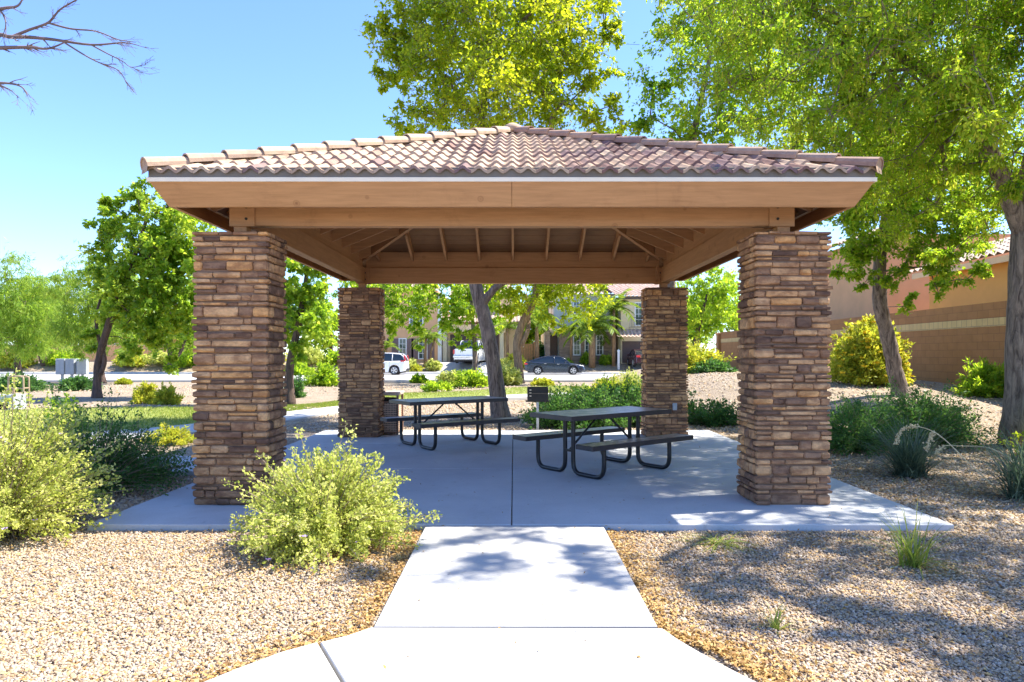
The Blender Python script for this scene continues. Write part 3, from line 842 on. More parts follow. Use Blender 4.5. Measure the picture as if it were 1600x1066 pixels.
for z in (.84, .78, .72):
    mb = MB(); mb.box(-.17, -.183, z, -.13, -.1785, z + .018); mb.build('adjust_slot', M['trim'], gr)
bx = at(603, 676, 13.1); tb = thing('trash_bin', 'square brown mesh trash bin half hidden behind the rear column', 'trash bin', (bx.x, bx.y, 0))
mb = MB()
def pmesh(name, col):
    m, t, b = nodes(name)
    tc = t.nodes.new('ShaderNodeTexCoord'); mp = t.nodes.new('ShaderNodeMapping'); mp.inputs['Scale'].default_value = (34, 34, 24)
    t.links.new(tc.outputs['Object'], mp.inputs[0]); ck = t.nodes.new('ShaderNodeTexVoronoi'); ck.inputs['Randomness'].default_value = 0.1; ck.inputs['Scale'].default_value = 1
    t.links.new(mp.outputs[0], ck.inputs['Vector'])
    r = ramp(t, [(.3, (.03, .018, .012)), (.42, col)], ck.outputs['Distance'])
    t.links.new(r.outputs[0], b.inputs['Base Color']); b.inputs['Roughness'].default_value = .6; return m
M['binmesh'] = pmesh('bin_mesh', (.66, .45, .32))
s = .27
mb.box(-s + .012, -s + .012, .05, s - .012, s - .012, .62); mb.build('mesh_panel', M['binmesh'], tb)
mb = MB()
for ax in (-1, 1):
    for ay in (-1, 1): mb.box(ax * s - .02, ay * s - .02, 0, ax * s + .02, ay * s + .02, .74, bev=.004)
for z in (.03, .60): mb.box(-s, -s - .004, z, s, s + .004, z + .03); 
mb.build('frame', M['bin'], tb)
mb = MB(); mb.box(-s - .03, -s - .03, .74, s + .03, s + .03, .80, bev=.012); mb.build('lid', M['binpale'], tb)
mb = MB(); mb.disc((0, 0, .08), (0, 0, 1), .22, .6, 20); mb.build('liner', M['dark'], tb)
# ------------------------------------------------------------------ trees
def rnd_unit(n):
    v = RNG.normal(size=(n, 3)); return v / np.linalg.norm(v, axis=1)[:, None]
def tree(name, label, base, trunk, blobs, leafm, barkm, lsz=(.06, .04), dens=10, lpc=200, droop=.3, group=None, cat='tree', crf=.38, sides=12, tip=.005, extra=None, rough=.035, shell=.55, minr=.0, limbs=True, twigs=False):
    TW = MB()
    """trunk: list of polylines [(x,y,z,r),...]; blobs: (x,y,z,r[,flat]) world coordinates"""
    root = thing(name, label, cat, base, 0, group); B = Vector(base)
    mb = MB(); nodes_ = []; par = []
    for pl in trunk:
        pts = cr([(p[0], p[1], p[2], p[3]) for p in pl], 5)
        fine = []
        for i, p in enumerate(pts):
            f = (1 + .22 * max(0, 1 - i / 3)) if pl is trunk[0] else 1
            fine.append((Vector(p[:3]) - B + Vector((random.uniform(-1, 1), random.uniform(-1, 1), 0)) * p[3] * rough * 2, p[3] * f))
        mb.tube([q[0] for q in fine], [q[1] for q in fine], sides, jit=rough)
        for q in fine[len(fine) // 2:]: nodes_.append((q[0], q[1]))
    # clumps
    C = []
    for b in blobs:
        c = np.array(b[:3]); r = b[3]; fl = b[4] if len(b) > 4 else 1.0
        n = max(3, int(dens * r * r))
        u = rnd_unit(n) * (RNG.random((n, 1)) ** shell) * r
        u[:, 2] *= fl
        for q in u: C.append((Vector(c + q) - B, r))
    start = nodes_[0][0]; NP = [q[0] for q in nodes_]; NR = [q[1] for q in nodes_]; PA = [-1] * len(NP)
    nb = len(NP)
    order = sorted(range(len(C)), key=lambda i: min((C[i][0] - p).length for p in NP[:nb]))
    arr = np.array([list(p) for p in NP]); segs = []
    for i in order:
        c = C[i][0]
        if not limbs: break
        d = np.linalg.norm(arr - np.array(c), axis=1); j = int(d.argmin()); L = d[j]
        s = max(1, min(6, int(L / .35))); prev = j; p0 = Vector(arr[j]); 
        new = []
        for k in range(1, s + 1):
            t = k / s; q = p0.lerp(c, t) + Vector((0, 0, math.sin(t * math.pi) * L * .10)) + (Vector((random.uniform(-1, 1), random.uniform(-1, 1), random.uniform(-1, 1))) * L * .05 if k < s else Vector())
            new.append(list(q)); PA.append(prev); prev = len(PA) - 1
        arr = np.vstack([arr, np.array(new)])
    if limbs:
        cnt = np.ones(len(arr)) 
        for i in range(len(arr) - 1, nb - 1, -1):
            if PA[i] >= 0: cnt[PA[i]] += cnt[i]
        # tubes per chain
        kids = {}
        for i in range(nb, len(arr)): kids.setdefault(PA[i], []).append(i)
        def rad(i, cap): return max(.005, min(cap, tip * cnt[i] ** .5))
        done = set()
        for i in range(nb, len(arr)):
            if i in done: continue
            ch = [PA[i], i]; done.add(i); k = i
            while k in kids:
                nx_ = [q for q in kids[k] if q not in done]
                if not nx_: break
                k = max(nx_, key=lambda q: cnt[q]); done.add(k); ch.append(k)
            cap = NR[PA[i]] * .8 if PA[i] < nb else .12
            rr_ = [rad(q, cap) if q >= nb else rad(i, cap) for q in ch]
            for a in range(1, len(rr_)): rr_[a] = min(rr_[a], rr_[a - 1])
            mb.tube([Vector(arr[q]) for q in ch], rr_, 5, cap=False)
    tr = mb.build('trunk', barkm, root, True)
    # leaves
    Ps = []; Ds = []; Vs = []
    for (c, r) in C:
        rc = max(minr, r * crf * random.uniform(.55, 1.25)) * 1.15; n = int(lpc * random.uniform(.55, 1.3))
        T = max(5, n // 12); td = rnd_unit(T); td[:, 2] = td[:, 2] * .8 + .1; tl = rc * RNG.uniform(.5, 1.15, T)
        to = RNG.normal(0, .16, (T, 3)) * rc
        k = RNG.integers(0, T, n); t = RNG.random(n) ** .7
        sag = np.zeros((n, 3)); sag[:, 2] = -droop * .35 * tl[k] * t * t
        u = to[k] + td[k] * (tl[k] * t)[:, None] + sag + RNG.normal(0, .035, (n, 3)) * (.5 + rc)
        Ps.append(np.array(c) + u)
        dd = td[k] * .7 + RNG.normal(0, .6, (n, 3)); dd[:, 2] -= droop
        Ds.append(dd / np.linalg.norm(dd, axis=1)[:, None])
        tv = RNG.random(T) * .3
        Vs.append(np.clip(random.random() * .35 + tv[k] + RNG.random(n) ** 1.5 * .5, 0, 1))
        if twigs:
            for q in range(0, T, 2):
                a0 = c + Vector(to[q]); a2 = a0 + Vector(td[q]) * float(tl[q]) * .9 + Vector((0, 0, -droop * .28 * float(tl[q])))
                a1 = a0.lerp(a2, .5) + Vector((0, 0, .04 * rc)); TW.tube([a0, a1, a2], [.006, .004, .002], 3, cap=False)
    P = np.vstack(Ps); D = np.vstack(Ds); V = np.concatenate(Vs); n = len(P)
    k_ = P[:, 2] > .03; P, D, V = P[k_], D[k_], V[k_]; n = len(P)
    if TW.v: TW.build('twigs', M['twig'], tr)
    s_ = RNG.uniform(.45, 1.35, n); leaf_mesh('crown', P, D, s_ * lsz[0], s_ * RNG.uniform(.85, 1.15, n) * lsz[1], V, leafm, root)
    if extra:
        m = int(n * extra[0]); ix = RNG.integers(0, n, m); D2 = RNG.normal(0, .22, (m, 3)); D2[:, 2] = -1; D2 /= np.linalg.norm(D2, axis=1)[:, None]
        leaf_mesh('seed_pods', P[ix], D2, RNG.uniform(.7, 1.3, m) * extra[1], extra[2], RNG.random(m), extra[3], root)
    return root
def B_(px, py, d, r, fl=1.0): p = at(px, py, d); return (p.x, p.y, p.z, r, fl)
def T_(px, py, d, r): p = at(px, py, d); return (p.x, p.y, p.z, r)
# tall yellow-green tree behind the pavilion
tree('tall_tree', 'tall yellow-green tree with a leaning grey trunk right behind the pavilion', (at(782, 655, 16).x, 16, -.05),
     [[T_(783, 660, 16, .215), T_(773, 580, 16, .175), T_(758, 500, 16, .16), T_(744, 450, 16, .15), T_(738, 380, 16, .14), T_(745, 250, 16.2, .10), T_(760, 130, 16.4, .07)],
      [T_(752, 476, 16, .12), T_(772, 452, 15.9, .085), T_(815, 410, 15.8, .075), T_(850, 300, 15.8, .06), T_(862, 180, 15.8, .04)]],
     [B_(640, 60, 16, 1.0), B_(690, 10, 16.2, 1.3), B_(760, 40, 15.4, 1.4), B_(760, 130, 15, 1.3), B_(690, 130, 15.6, 1.1), B_(840, 60, 15.5, 1.35), B_(850, 150, 15.8, 1.1), B_(905, 90, 16, .75), B_(900, 30, 16, .9), B_(945, 60, 16, .4),
      B_(790, -70, 16, 1.7), B_(700, -80, 17, 1.4), B_(880, -70, 16.5, 1.3), B_(790, -190, 16.3, 1.6), B_(660, 175, 16, .6), B_(620, 130, 16, .45), B_(600, 50, 16, .35), B_(960, 160, 16, .4), B_(760, 190, 16.5, 1.2), B_(840, 220, 17, 1.1), B_(700, 210, 17, .9), B_(930, 180, 16.5, .75), B_(640, 200, 17, .5), B_(585, 45, 16, .35), B_(605, 120, 16, .45), B_(630, 90, 16, .8), B_(960, 40, 16, .45), B_(925, 130, 16, .6), B_(620, 60, 16, .5), B_(660, -20, 16.4, 1.0), B_(940, -10, 16, .7), B_(720, 60, 17.5, 1.3), B_(830, 90, 17.5, 1.4)],
     M['leaf_yel'], M['bark_grey'], lsz=(.10, .056), dens=16, lpc=165, droop=.5, crf=.44, tip=.005, twigs=True)
tree('bushy_tree', 'bushy green tree rising behind the right rear column', (at(1042, 650, 17.5).x, 17.5, H(3.9, 17.5)),
     [[(3.93, 17.5, H(3.9, 17.5) - .1, .2), (3.95, 17.5, 2.5, .16), (4.1, 17.4, 4.5, .13), (4.5, 17.3, 6.8, .09), (4.9, 17, 9.0, .05)]],
     [B_(1050, 150, 17, 1.1), B_(1090, 60, 17, 1.4), B_(1040, 30, 17, .7), B_(1150, 120, 17, 1.4), B_(1120, 200, 17, 1.0), B_(1010, 200, 17, .6), B_(1030, 140, 17, .4), B_(1180, 20, 17.5, 1.5), B_(1080, -50, 17.5, 1.4), B_(1060, 220, 18, 1), B_(960, 215, 18, .4), B_(1180, 200, 17, 1.2), B_(1230, 120, 17, 1.4)],
     M['leaf_mid'], M['bark_grey'], lsz=(.11, .066), dens=12, lpc=130, droop=.4, crf=.44, twigs=True)
# large spreading tree on the right
bx_, by_ = 8.05, 11.0
tree('spreading_tree', 'large spreading tree with thick dark trunk at the right edge, yellow pods hanging', (bx_, by_, H(bx_, by_)),
     [[(8.12, 11, -.05, .25), (8.16, 11, 1.0, .21), (8.2, 11, 2.2, .205), (8.25, 11, 3.3, .20), (8.3, 10.9, 4.4, .17), (8.4, 10.7, 5.8, .15), (8.3, 10.3, 7.6, .1)],
      [(8.2, 11, 3.5, .15), (7.9, 10.9, 4.1, .13), (7.45, 10.8, 4.9, .11), (6.7, 10.5, 5.6, .09), (5.4, 10.2, 6.2, .06)],
      [(8.25, 10.9, 4.0, .15), (8.1, 10.2, 4.8, .12), (7.4, 8.8, 5.8, .09), (6.4, 7.4, 6.6, .06), (5.6, 6.2, 7.2, .04)],
      [(8.25, 11, 3.3, .14), (9.0, 11, 4.4, .11), (10, 10.6, 5.4, .08), (11, 10, 6.2, .05)]],
     [B_(1130, 70, 11, 1.0), B_(1250, 50, 10, 1.3), B_(1400, 40, 9.5, 1.3), B_(1550, 40, 10, 1.4), B_(1200, 150, 11, 1.1), B_(1330, 160, 10.5, 1.3), B_(1460, 160, 10.5, 1.3), B_(1610, 150, 11.5, 1.2), B_(1400, 250, 11.5, 1.1), B_(1300, 240, 12, .8), B_(1500, 270, 12.5, .9),
      B_(1480, 130, 8.5, .8), B_(1300, 60, 8.6, .9), B_(1620, 270, 12, .6), B_(1680, 60, 10, 1.4), B_(1250, -60, 10, 1.5), B_(1500, -80, 9.5, 1.6), B_(1700, -60, 9, 1.5), B_(1110, -20, 11.5, 1.0), B_(1380, -120, 9.5, 1.5), (9.6, 9.5, 6, 1.4), (10.5, 11, 6, 1.4), (6.8, 11, 7.6, 1.6), (8.8, 9.6, 7.6, 1.6),
      (6.3, 6.0, 6.6, 1.0), (7.2, 5.2, 5.8, .9), (6.3, 5.2, 7.0, .7), (6.8, 4.4, 6.6, .8), (7.6, 6.6, 6.4, 1.2), (8.6, 5.6, 6, 1.1), (5.0, 6.3, 7.6, .75), (8.0, 4.4, 6.2, .9), (9.5, 7.5, 6, 1.3), (6.2, 8.6, 7.2, 1.3), (6.4, 4.4, 6.0, .6), (4.6, 5.6, 6.6, .5), (5.2, 5.2, 6.2, .6), (6.0, 4.6, 5.6, .7), (6.4, 5.6, 5.0, .6), (7.4, 7.6, 5.6, 1.1), (4.6, 6.6, 7.6, .6), (3.9, 6.0, 7.6, .35), (7.2, 4.2, 5.2, .7), (6.8, 7.2, 7.6, .7), (7.4, 8.0, 8.0, .8), (6.1, 7.3, 7.3, .5), (6.6, 6.8, 6.5, .45), (6.2, 6.2, 5.6, .7), (8.2, 6.0, 4.8, .9), (9.2, 6.4, 5.0, .9), (5.6, 5.8, 6.0, .5), (7.0, 3.2, 5.6, .8), (5.0, 5.6, 6.9, .4), (9.0, 8.0, 3.9, .7), (9.8, 9.5, 4.2, .9), B_(1580, 200, 9.8, .55), B_(1530, 260, 10.2, .5), B_(1600, 270, 10, .45), B_(1510, 190, 10, .6), B_(1450, 250, 10.8, .8), B_(1550, 310, 12.6, .6), B_(1490, 390, 13.5, .45), B_(1540, 130, 9.6, .5), B_(1570, 300, 10.2, .28), B_(1500, 100, 9.2, .6), B_(1590, 90, 9.4, .6), B_(1560, 190, 9.6, .5), (8.6, 8.4, 5.2, 1.0), (6.6, 3.6, 6.4, .7), (6.6, 3.9, 6.2, .5),
      B_(1180, 10, 12, 1.2), B_(1450, 60, 12, 1.4), B_(1320, 100, 12.5, 1.3), B_(1560, 120, 13, 1.3), B_(1250, 210, 12.5, 1.0), B_(1420, 330, 12.5, .8), B_(1530, 350, 13.5, .7), B_(1600, 330, 13, .7), B_(1370, 210, 12.5, 1.2), B_(1480, 230, 13, 1.2), B_(1345, 300, 12.5, .6)],
     M['leaf_mid'], M['bark_grey'], lsz=(.075, .034), dens=14, lpc=215, droop=.6, crf=.41, tip=.005, sides=18, twigs=True, extra=(.10, .12, .022, M['pod']))
g_ = H(8.9, 16.5)
tree('leaning_tree', 'smaller tree with a slim trunk leaning left on the berm, before the block wall', (at(1411, 622, 16.5).x, 16.5, g_),
     [[T_(1413, 628, 16.5, .23), T_(1400, 585, 16.5, .18), T_(1388, 530, 16.4, .165), T_(1376, 480, 16.3, .16), T_(1374, 435, 16.2, .15), T_(1378, 380, 16.2, .12), T_(1390, 300, 16, .07)]],
     [B_(1340, 330, 15.5, .85), B_(1420, 340, 15.5, .9), B_(1380, 260, 15.5, 1.2), B_(1480, 290, 15.5, 1.0), B_(1330, 400, 15.5, .55), B_(1440, 400, 15.3, .55), B_(1500, 380, 15.3, .5), B_(1320, 250, 16, 1.0), B_(1400, 180, 16, 1.3), B_(1500, 190, 16, 1.2), B_(1470, 450, 15.4, .35, .5), B_(1535, 425, 15.3, .3, .4), B_(1345, 450, 15.6, .3), B_(1420, 470, 15.6, .28), B_(1310, 340, 16, .5), B_(1530, 330, 15.8, .6), B_(1365, 390, 15.6, .7), B_(1410, 300, 15, .9), B_(1460, 230, 15.6, 1.0), B_(1500, 440, 15.4, .35, .5), B_(1560, 300, 16, .7), B_(1330, 290, 15, .8), B_(1340, 370, 15, .7), B_(1440, 360, 15.2, .8), B_(1500, 340, 15.4, .8), B_(1310, 420, 15.4, .4), B_(1470, 410, 15, .5), B_(1525, 395, 15.4, .45), B_(1400, 440, 15.2, .4), B_(1540, 250, 16, .9), B_(1355, 430, 15.6, .35), B_(1440, 300, 14.8, .8)],
     M['leaf_mid'], M['bark_grey'], lsz=(.095, .055), dens=24, lpc=110, droop=.4, crf=.44, sides=14, twigs=True)
# left: broad-leaved trees
tree('small_tree', 'small broad-leaved tree with dark trunk on the gravel, left of the pavilion', (at(152, 622, 24).x, 24, H(-14.6, 24)),
     [[T_(152, 624, 24, .16), T_(152, 590, 24, .13), T_(155, 560, 24, .12), T_(172, 500, 23.8, .12), T_(200, 430, 23.5, .09), T_(230, 340, 23.3, .05)],
      [T_(157, 585, 24, .08), T_(163, 560, 24, .075), T_(150, 500, 24, .05), T_(172, 420, 24, .03)]],
     [B_(215, 380, 23.5, 1.3), B_(250, 380, 23.5, 1.2), B_(190, 440, 23.5, 1.1), B_(225, 520, 23.5, .9), B_(290, 450, 24.5, 1.2), B_(195, 310, 24, .6), B_(160, 360, 24, .55), B_(270, 560, 24, .5), B_(300, 330, 24, .9), B_(310, 400, 24, 1.0), B_(180, 345, 24, .8), B_(240, 460, 23.5, 1.3), B_(165, 400, 24, .7), B_(270, 340, 23.5, 1.2), B_(235, 310, 24, .7), B_(280, 420, 24, 1.3), B_(200, 500, 24, .9), B_(160, 320, 24, .4), B_(290, 490, 24, .9), B_(255, 530, 24, .75), B_(170, 470, 23.8, .8), B_(150, 530, 24, .45), B_(290, 290, 24, .7), B_(205, 560, 24, .3)],
     M['leaf_big'], M['bark_dark'], lsz=(.145, .10), dens=17, lpc=115, droop=.5, crf=.36)
tree('small_tree', 'broad-leaved tree mostly hidden by the left front column, seen in the gap beside it', (-6.3, 21, H(-6.3, 21)),
     [[(-6.9, 21, -.1, .16), (-6.9, 21, 1.2, .13), (-6.6, 21, 2.6, .10), (-6.3, 21, 4.5, .05)]],
     [B_(470, 450, 21, 1.0), B_(500, 510, 21, .8), B_(440, 500, 21, .9), B_(495, 420, 21, .9), B_(430, 420, 21, 1.1), B_(380, 460, 21, 1.1), B_(350, 400, 21, 1.1), B_(420, 370, 21.5, 1.1), B_(470, 540, 21, .5), B_(330, 500, 21.5, .8)],
     M['leaf_big'], M['bark_dark'], lsz=(.145, .10), dens=17, lpc=115, droop=.5, crf=.36)
tree('small_tree', 'distant broad-leaved tree across the grass, its trunk just left of the front column', (at(267, 578, 47).x, 49, H(-23, 58)),
     [[T_(267, 586, 57, .3), T_(267, 560, 57, .25), T_(265, 520, 57, .2), T_(270, 470, 57, .1)], [T_(267, 570, 57, .15), T_(285, 545, 57, .12), T_(300, 500, 57, .08)]],
     [B_(250, 520, 57, 2.0), B_(290, 510, 57, 2.2), B_(240, 470, 57, 2.2), B_(320, 480, 57, 2.4), B_(280, 450, 57, 2)],
     M['leaf_big'], M['bark_dark'], lsz=(.3, .2), dens=6, lpc=60, droop=.5)
# feathery mesquites
def mesq(label, px, base, d, blobs, tw=.2, lean=0):
    p = at(px, base, d); z0 = H(p.x, d)
    tk = [[(p.x, d, z0 - .1, tw), (p.x - .1 + lean * .4, d, z0 + 1.2, tw * .8), (p.x + .2 + lean, d, z0 + 2.6, tw * .6), (p.x + lean, d, z0 + 4, tw * .3)]]
    return tree('mesquite_tree', label, (p.x, d, z0), tk, [B_(*b) for b in blobs], M['leaf_mesq'], M['bark_dark'], lsz=(.26 * d / 40, .030 * d / 30), dens=9 * (30 / d) ** 2 * 1.7, lpc=130, droop=1.1, crf=.42, group='feathery trees left of the pavilion', cat='tree')
mesq('feathery rounded tree overhanging the mailboxes, left of the small broad-leaved tree', 160, 586, 38, [(140, 470, 37, 2.0), (110, 510, 37, 1.6), (170, 500, 37, 1.9), (150, 430, 37.5, 1.5), (105, 455, 37.5, 1.2), (180, 440, 38, 1.5), (140, 545, 37, 1.0), (185, 545, 37, 1.0), (200, 470, 38, 1.8)])
mesq('feathery tree at the left edge with two dark stems', 30, 583, 45, [(20, 460, 44, 2.6), (60, 480, 44, 2.0), (-20, 480, 44, 2.4), (20, 510, 44, 2.2), (65, 520, 45, 1.6), (-10, 540, 44, 1.8), (45, 545, 44, 1.1), (20, 440, 45, 2.2)], .25)
mesq('feathery tree with a slanting trunk beside the mailboxes', 71, 578, 60, [(60, 500, 60, 2.6), (90, 520, 60, 2.2), (30, 520, 60, 2.4), (75, 470, 60, 2.2)], .28, -1.0)
# street side trees behind the pavilion
tree('street_tree', 'yellow-green tree with a thick tan trunk near the street, left of the dark sedan', (at(811, 598, 36).x, 36, -.05),
     [[T_(811, 600, 36, .27), T_(810, 570, 36, .23), T_(808, 540, 36, .22), T_(816, 505, 36, .2), T_(830, 480, 36, .18), T_(838, 450, 36, .16), T_(845, 380, 36, .1)],
      [T_(814, 540, 36, .14), T_(823, 520, 36, .13), T_(826, 500, 36.5, .11), T_(822, 460, 37, .08)]],
     [B_(840, 440, 36, 2.0), B_(900, 450, 36, 1.8), B_(790, 450, 36, 1.6), B_(870, 480, 35.5, 1.1), B_(920, 480, 36, .9), B_(840, 390, 36, 2.5), B_(780, 400, 36, 2.0), B_(910, 400, 36, 2.2), B_(790, 485, 36, .9), B_(940, 450, 36.5, 1.0), B_(810, 480, 37, .8), B_(875, 505, 35.5, .6)],
     M['leaf_yel'], M['bark_tan'], lsz=(.20, .10), dens=8, lpc=75, droop=.8, crf=.36)
tree('street_tree', 'green street tree with a slim trunk in front of the white pickup', (at(741, 583, 43).x - .1, 38.6, -.05),
     [[T_(741, 592, 38.6, .17), T_(742, 560, 38.6, .14), T_(740, 520, 38.6, .13), T_(736, 470, 38.6, .08)]],
     [B_(705, 470, 38.6, 1.4), B_(735, 490, 38.2, 1.2), B_(765, 470, 38.6, 1.3), B_(700, 510, 38.6, .8), B_(735, 525, 38, .8), B_(760, 520, 38.4, .7), B_(720, 440, 39, 1.6), B_(770, 430, 39, 1.5), B_(780, 505, 38.6, .7), B_(715, 535, 38.2, .45)],
     M['leaf_mid'], M['bark_grey'], lsz=(.20, .10), dens=12, lpc=75, droop=.8, crf=.36)
tree('street_tree', 'green street tree hanging over the white suv, beside the left rear column', (at(600, 590, 38).x - 1.2, 38.4, -.05),
     [[T_(570, 592, 38.4, .18), T_(572, 540, 38.4, .15), T_(590, 480, 38.4, .1)]],
     [B_(620, 470, 38.4, 1.5), B_(655, 480, 38.4, 1.2), B_(610, 510, 38.4, .9), B_(650, 515, 38.4, .6), B_(580, 480, 38.4, 1.4), B_(630, 440, 39, 1.7), B_(670, 445, 38.4, .9), B_(655, 540, 38.4, .28), B_(560, 440, 39, 1.6)],
     M['leaf_mid'], M['bark_grey'], lsz=(.20, .11), dens=12, lpc=75, droop=.8, crf=.36)
tree('street_tree', 'bright green tree between the right columns with its trunk by the low block wall', (at(1087, 560, 44).x, 44, H(11, 44)),
     [[T_(1087, 585, 44, .22), T_(1087, 545, 44, .2), T_(1092, 510, 44, .14), T_(1105, 460, 44, .08)]],
     [B_(1100, 480, 44, 1.9), B_(1130, 460, 44, 1.9), B_(1080, 500, 44, 1.3), B_(1110, 510, 44, 1.2), B_(1145, 500, 44, 1.2), B_(1090, 450, 44, 1.4), B_(1060, 480, 44, 1.3), B_(1120, 430, 44.5, 1.2)],
     M['leaf_mid'], M['bark_dark'], lsz=(.2, .1), dens=9, lpc=75, droop=.8, crf=.36)
# back row of distant trees
def far_tree(label, x, y, w, h, m, seed, px=None):
    z0 = H(x, y); r = w / 2
    bl = [(x + random.uniform(-.6, .6) * r, y + random.uniform(-.4, .4) * r, z0 + h * random.uniform(.3, .85), r * random.uniform(.4, .6)) for _ in range(9)]
    tree('distant_tree', label, (x, y, z0), [[(x, y, z0 - .1, .25), (x + .1, y, z0 + h * .3, .2), (x, y, z0 + h * .7, .08)]], bl, m, M['bark_dark'], lsz=(.38, .22), dens=5 * (3 / r) ** 2, lpc=130, droop=.4, crf=.5, group='trees in the far background')
ft = [(-62, 88, 13, 9, 'leaf_mesq', 'farthest left distant tree, pale and feathery behind the left mesquites'), (-50, 84, 12, 8, 'leaf_mid', 'distant green tree behind the mailboxes at far left'),
      (-38, 82, 11, 8, 'leaf_mid', 'distant green tree seen between the small tree and the front column'), (-29, 80, 11, 9, 'leaf_dark', 'dark distant tree hidden behind the left front column'),
      (-21, 78, 9, 8, 'leaf_mid', 'distant tree in the gap left of the rear column'), (1.6, 80, 8, 9, 'leaf_mid', 'distant tree rising between the two houses'),
      (5.5, 84, 8, 12, 'leaf_dark', 'tall dark distant tree right of the gap between the two houses'), (21, 86, 10, 9, 'leaf_mid', 'distant tree right of the stone-fronted house'),
      (29, 84, 12, 10, 'leaf_mid', 'distant tree at the far end of the block wall'), (-74, 92, 12, 8, 'leaf_dark', 'dark distant tree beyond the left mesquites')]
for i, (x, y, w_, h_, m_, lb) in enumerate(ft): far_tree(lb, x, y, w_, h_, M[m_], i)
# bare tree reaching in at the top left
def bare():
    p0 = Vector((-8.3, 6.6, H(-8.3, 6.6))); root = thing('bare_tree', 'bare leafless branches reaching in at the top left against the sky', 'tree', p0)
    mb = MB(); rn = random.Random(12)
    def br(p, d, L, r, lev):
        pts = [p]; rad = [r]; n = 7; q = p.copy(); dd = d.normalized()
        for i in range(n):
            dd = (dd + Vector((rn.uniform(-.13, .13), rn.uniform(-.13, .13), rn.uniform(-.10, .10)))).normalized(); q = q + dd * L / n
            pts.append(q.copy()); rad.append(max(r * (1 - (i + 1) / n * .8), .0014))
        mb.tube(pts, rad, 5 if lev > 0 else 8, cap=False)
        if lev < 4:
            for i in range(1, n + 1):
                k = (2 if lev >= 1 else 1)
                for _ in range(k):
                    if rn.random() < .42:
                        nd = (dd + Vector((rn.uniform(-.7, .7), rn.uniform(-.7, .7), rn.uniform(-.55, .45)))).normalized()
                        br(pts[i], nd, L * rn.uniform(.3, .55), rad[i] * .62, lev + 1)
    base = Vector((0, 0, 0))
    mb.tube([(0, 0, -.1), (0, 0, 1), (.1, 0, 2.6), (.3, 0, 3.8)], [.16, .13, .11, .09], 10)
    def go(px, py, d): return at(px, py, d) - p0
    def limb(pts, r0, r1):
        c = cr([tuple(q) for q in pts], 6); n = len(c)
        rad = [r0 + (r1 - r0) * i / (n - 1) for i in range(n)]
        mb.tube(c, rad, 6, cap=False)
        for i in range(n // 4, n):
            if rn.random() < .42:
                dd = (Vector(c[min(i + 1, n - 1)]) - Vector(c[i - 1])).normalized()
                nd = (dd * 1.1 + Vector((rn.uniform(-.5, .6), rn.uniform(-.6, .6), rn.uniform(-.6, .45)))).normalized()
                br(Vector(c[i]), nd, rn.uniform(.07, .20), rad[i] * .55, 3)
    limb([(.3, 0, 3.8), go(-60, 66, 7), go(20, 58, 6.9), go(75, 61, 6.8), go(142, 70, 6.8), go(195, 67, 6.7), go(225, 74, 6.7)], .028, .002)
    limb([go(18, 58, 6.9), go(45, 47, 6.9), go(76, 35, 6.8), go(94, 15, 6.8), go(123, -2, 6.7)], .016, .006)
    limb([go(76, 36, 6.8), go(110, 45, 6.8), go(150, 49, 6.7), (go(185, 62, 6.7)), go(212, 66, 6.6)], .011, .003)
    limb([go(98, 65, 6.8), go(130, 85, 6.8), go(155, 98, 6.8), go(185, 110, 6.7), go(198, 131, 6.7)], .010, .003)
    limb([go(142, 70, 6.8), go(168, 84, 6.8), go(190, 95, 6.7), go(205, 105, 6.7), go(222, 102, 6.7)], .008, .0025)
    limb([(.3, 0, 3.6), go(-60, 78, 7), go(0, 75, 6.9), go(45, 74, 6.9), go(75, 76, 6.8), go(102, 66, 6.8)], .028, .006)
    limb([(.2, 0, 3.0), go(-80, 140, 7.2), go(-10, 130, 7), go(30, 134, 7), go(44, 150, 7)], .025, .003)
    limb([(.2, 0, 3.0), go(-60, 142, 7), go(0, 134, 7), go(30, 153, 7)], .014, .003)
    limb([(.3, 0, 3.9), go(-50, 30, 7), go(2, 14, 6.9), go(28, 9, 6.9), go(38, -10, 6.9)], .03, .004)
    limb([go(-30, 22, 7), go(-2, 16, 6.9), go(9, 35, 6.9), go(5, 55, 6.9)], .012, .003)
    mb.build('trunk', M['twig'], root, True)
bare()
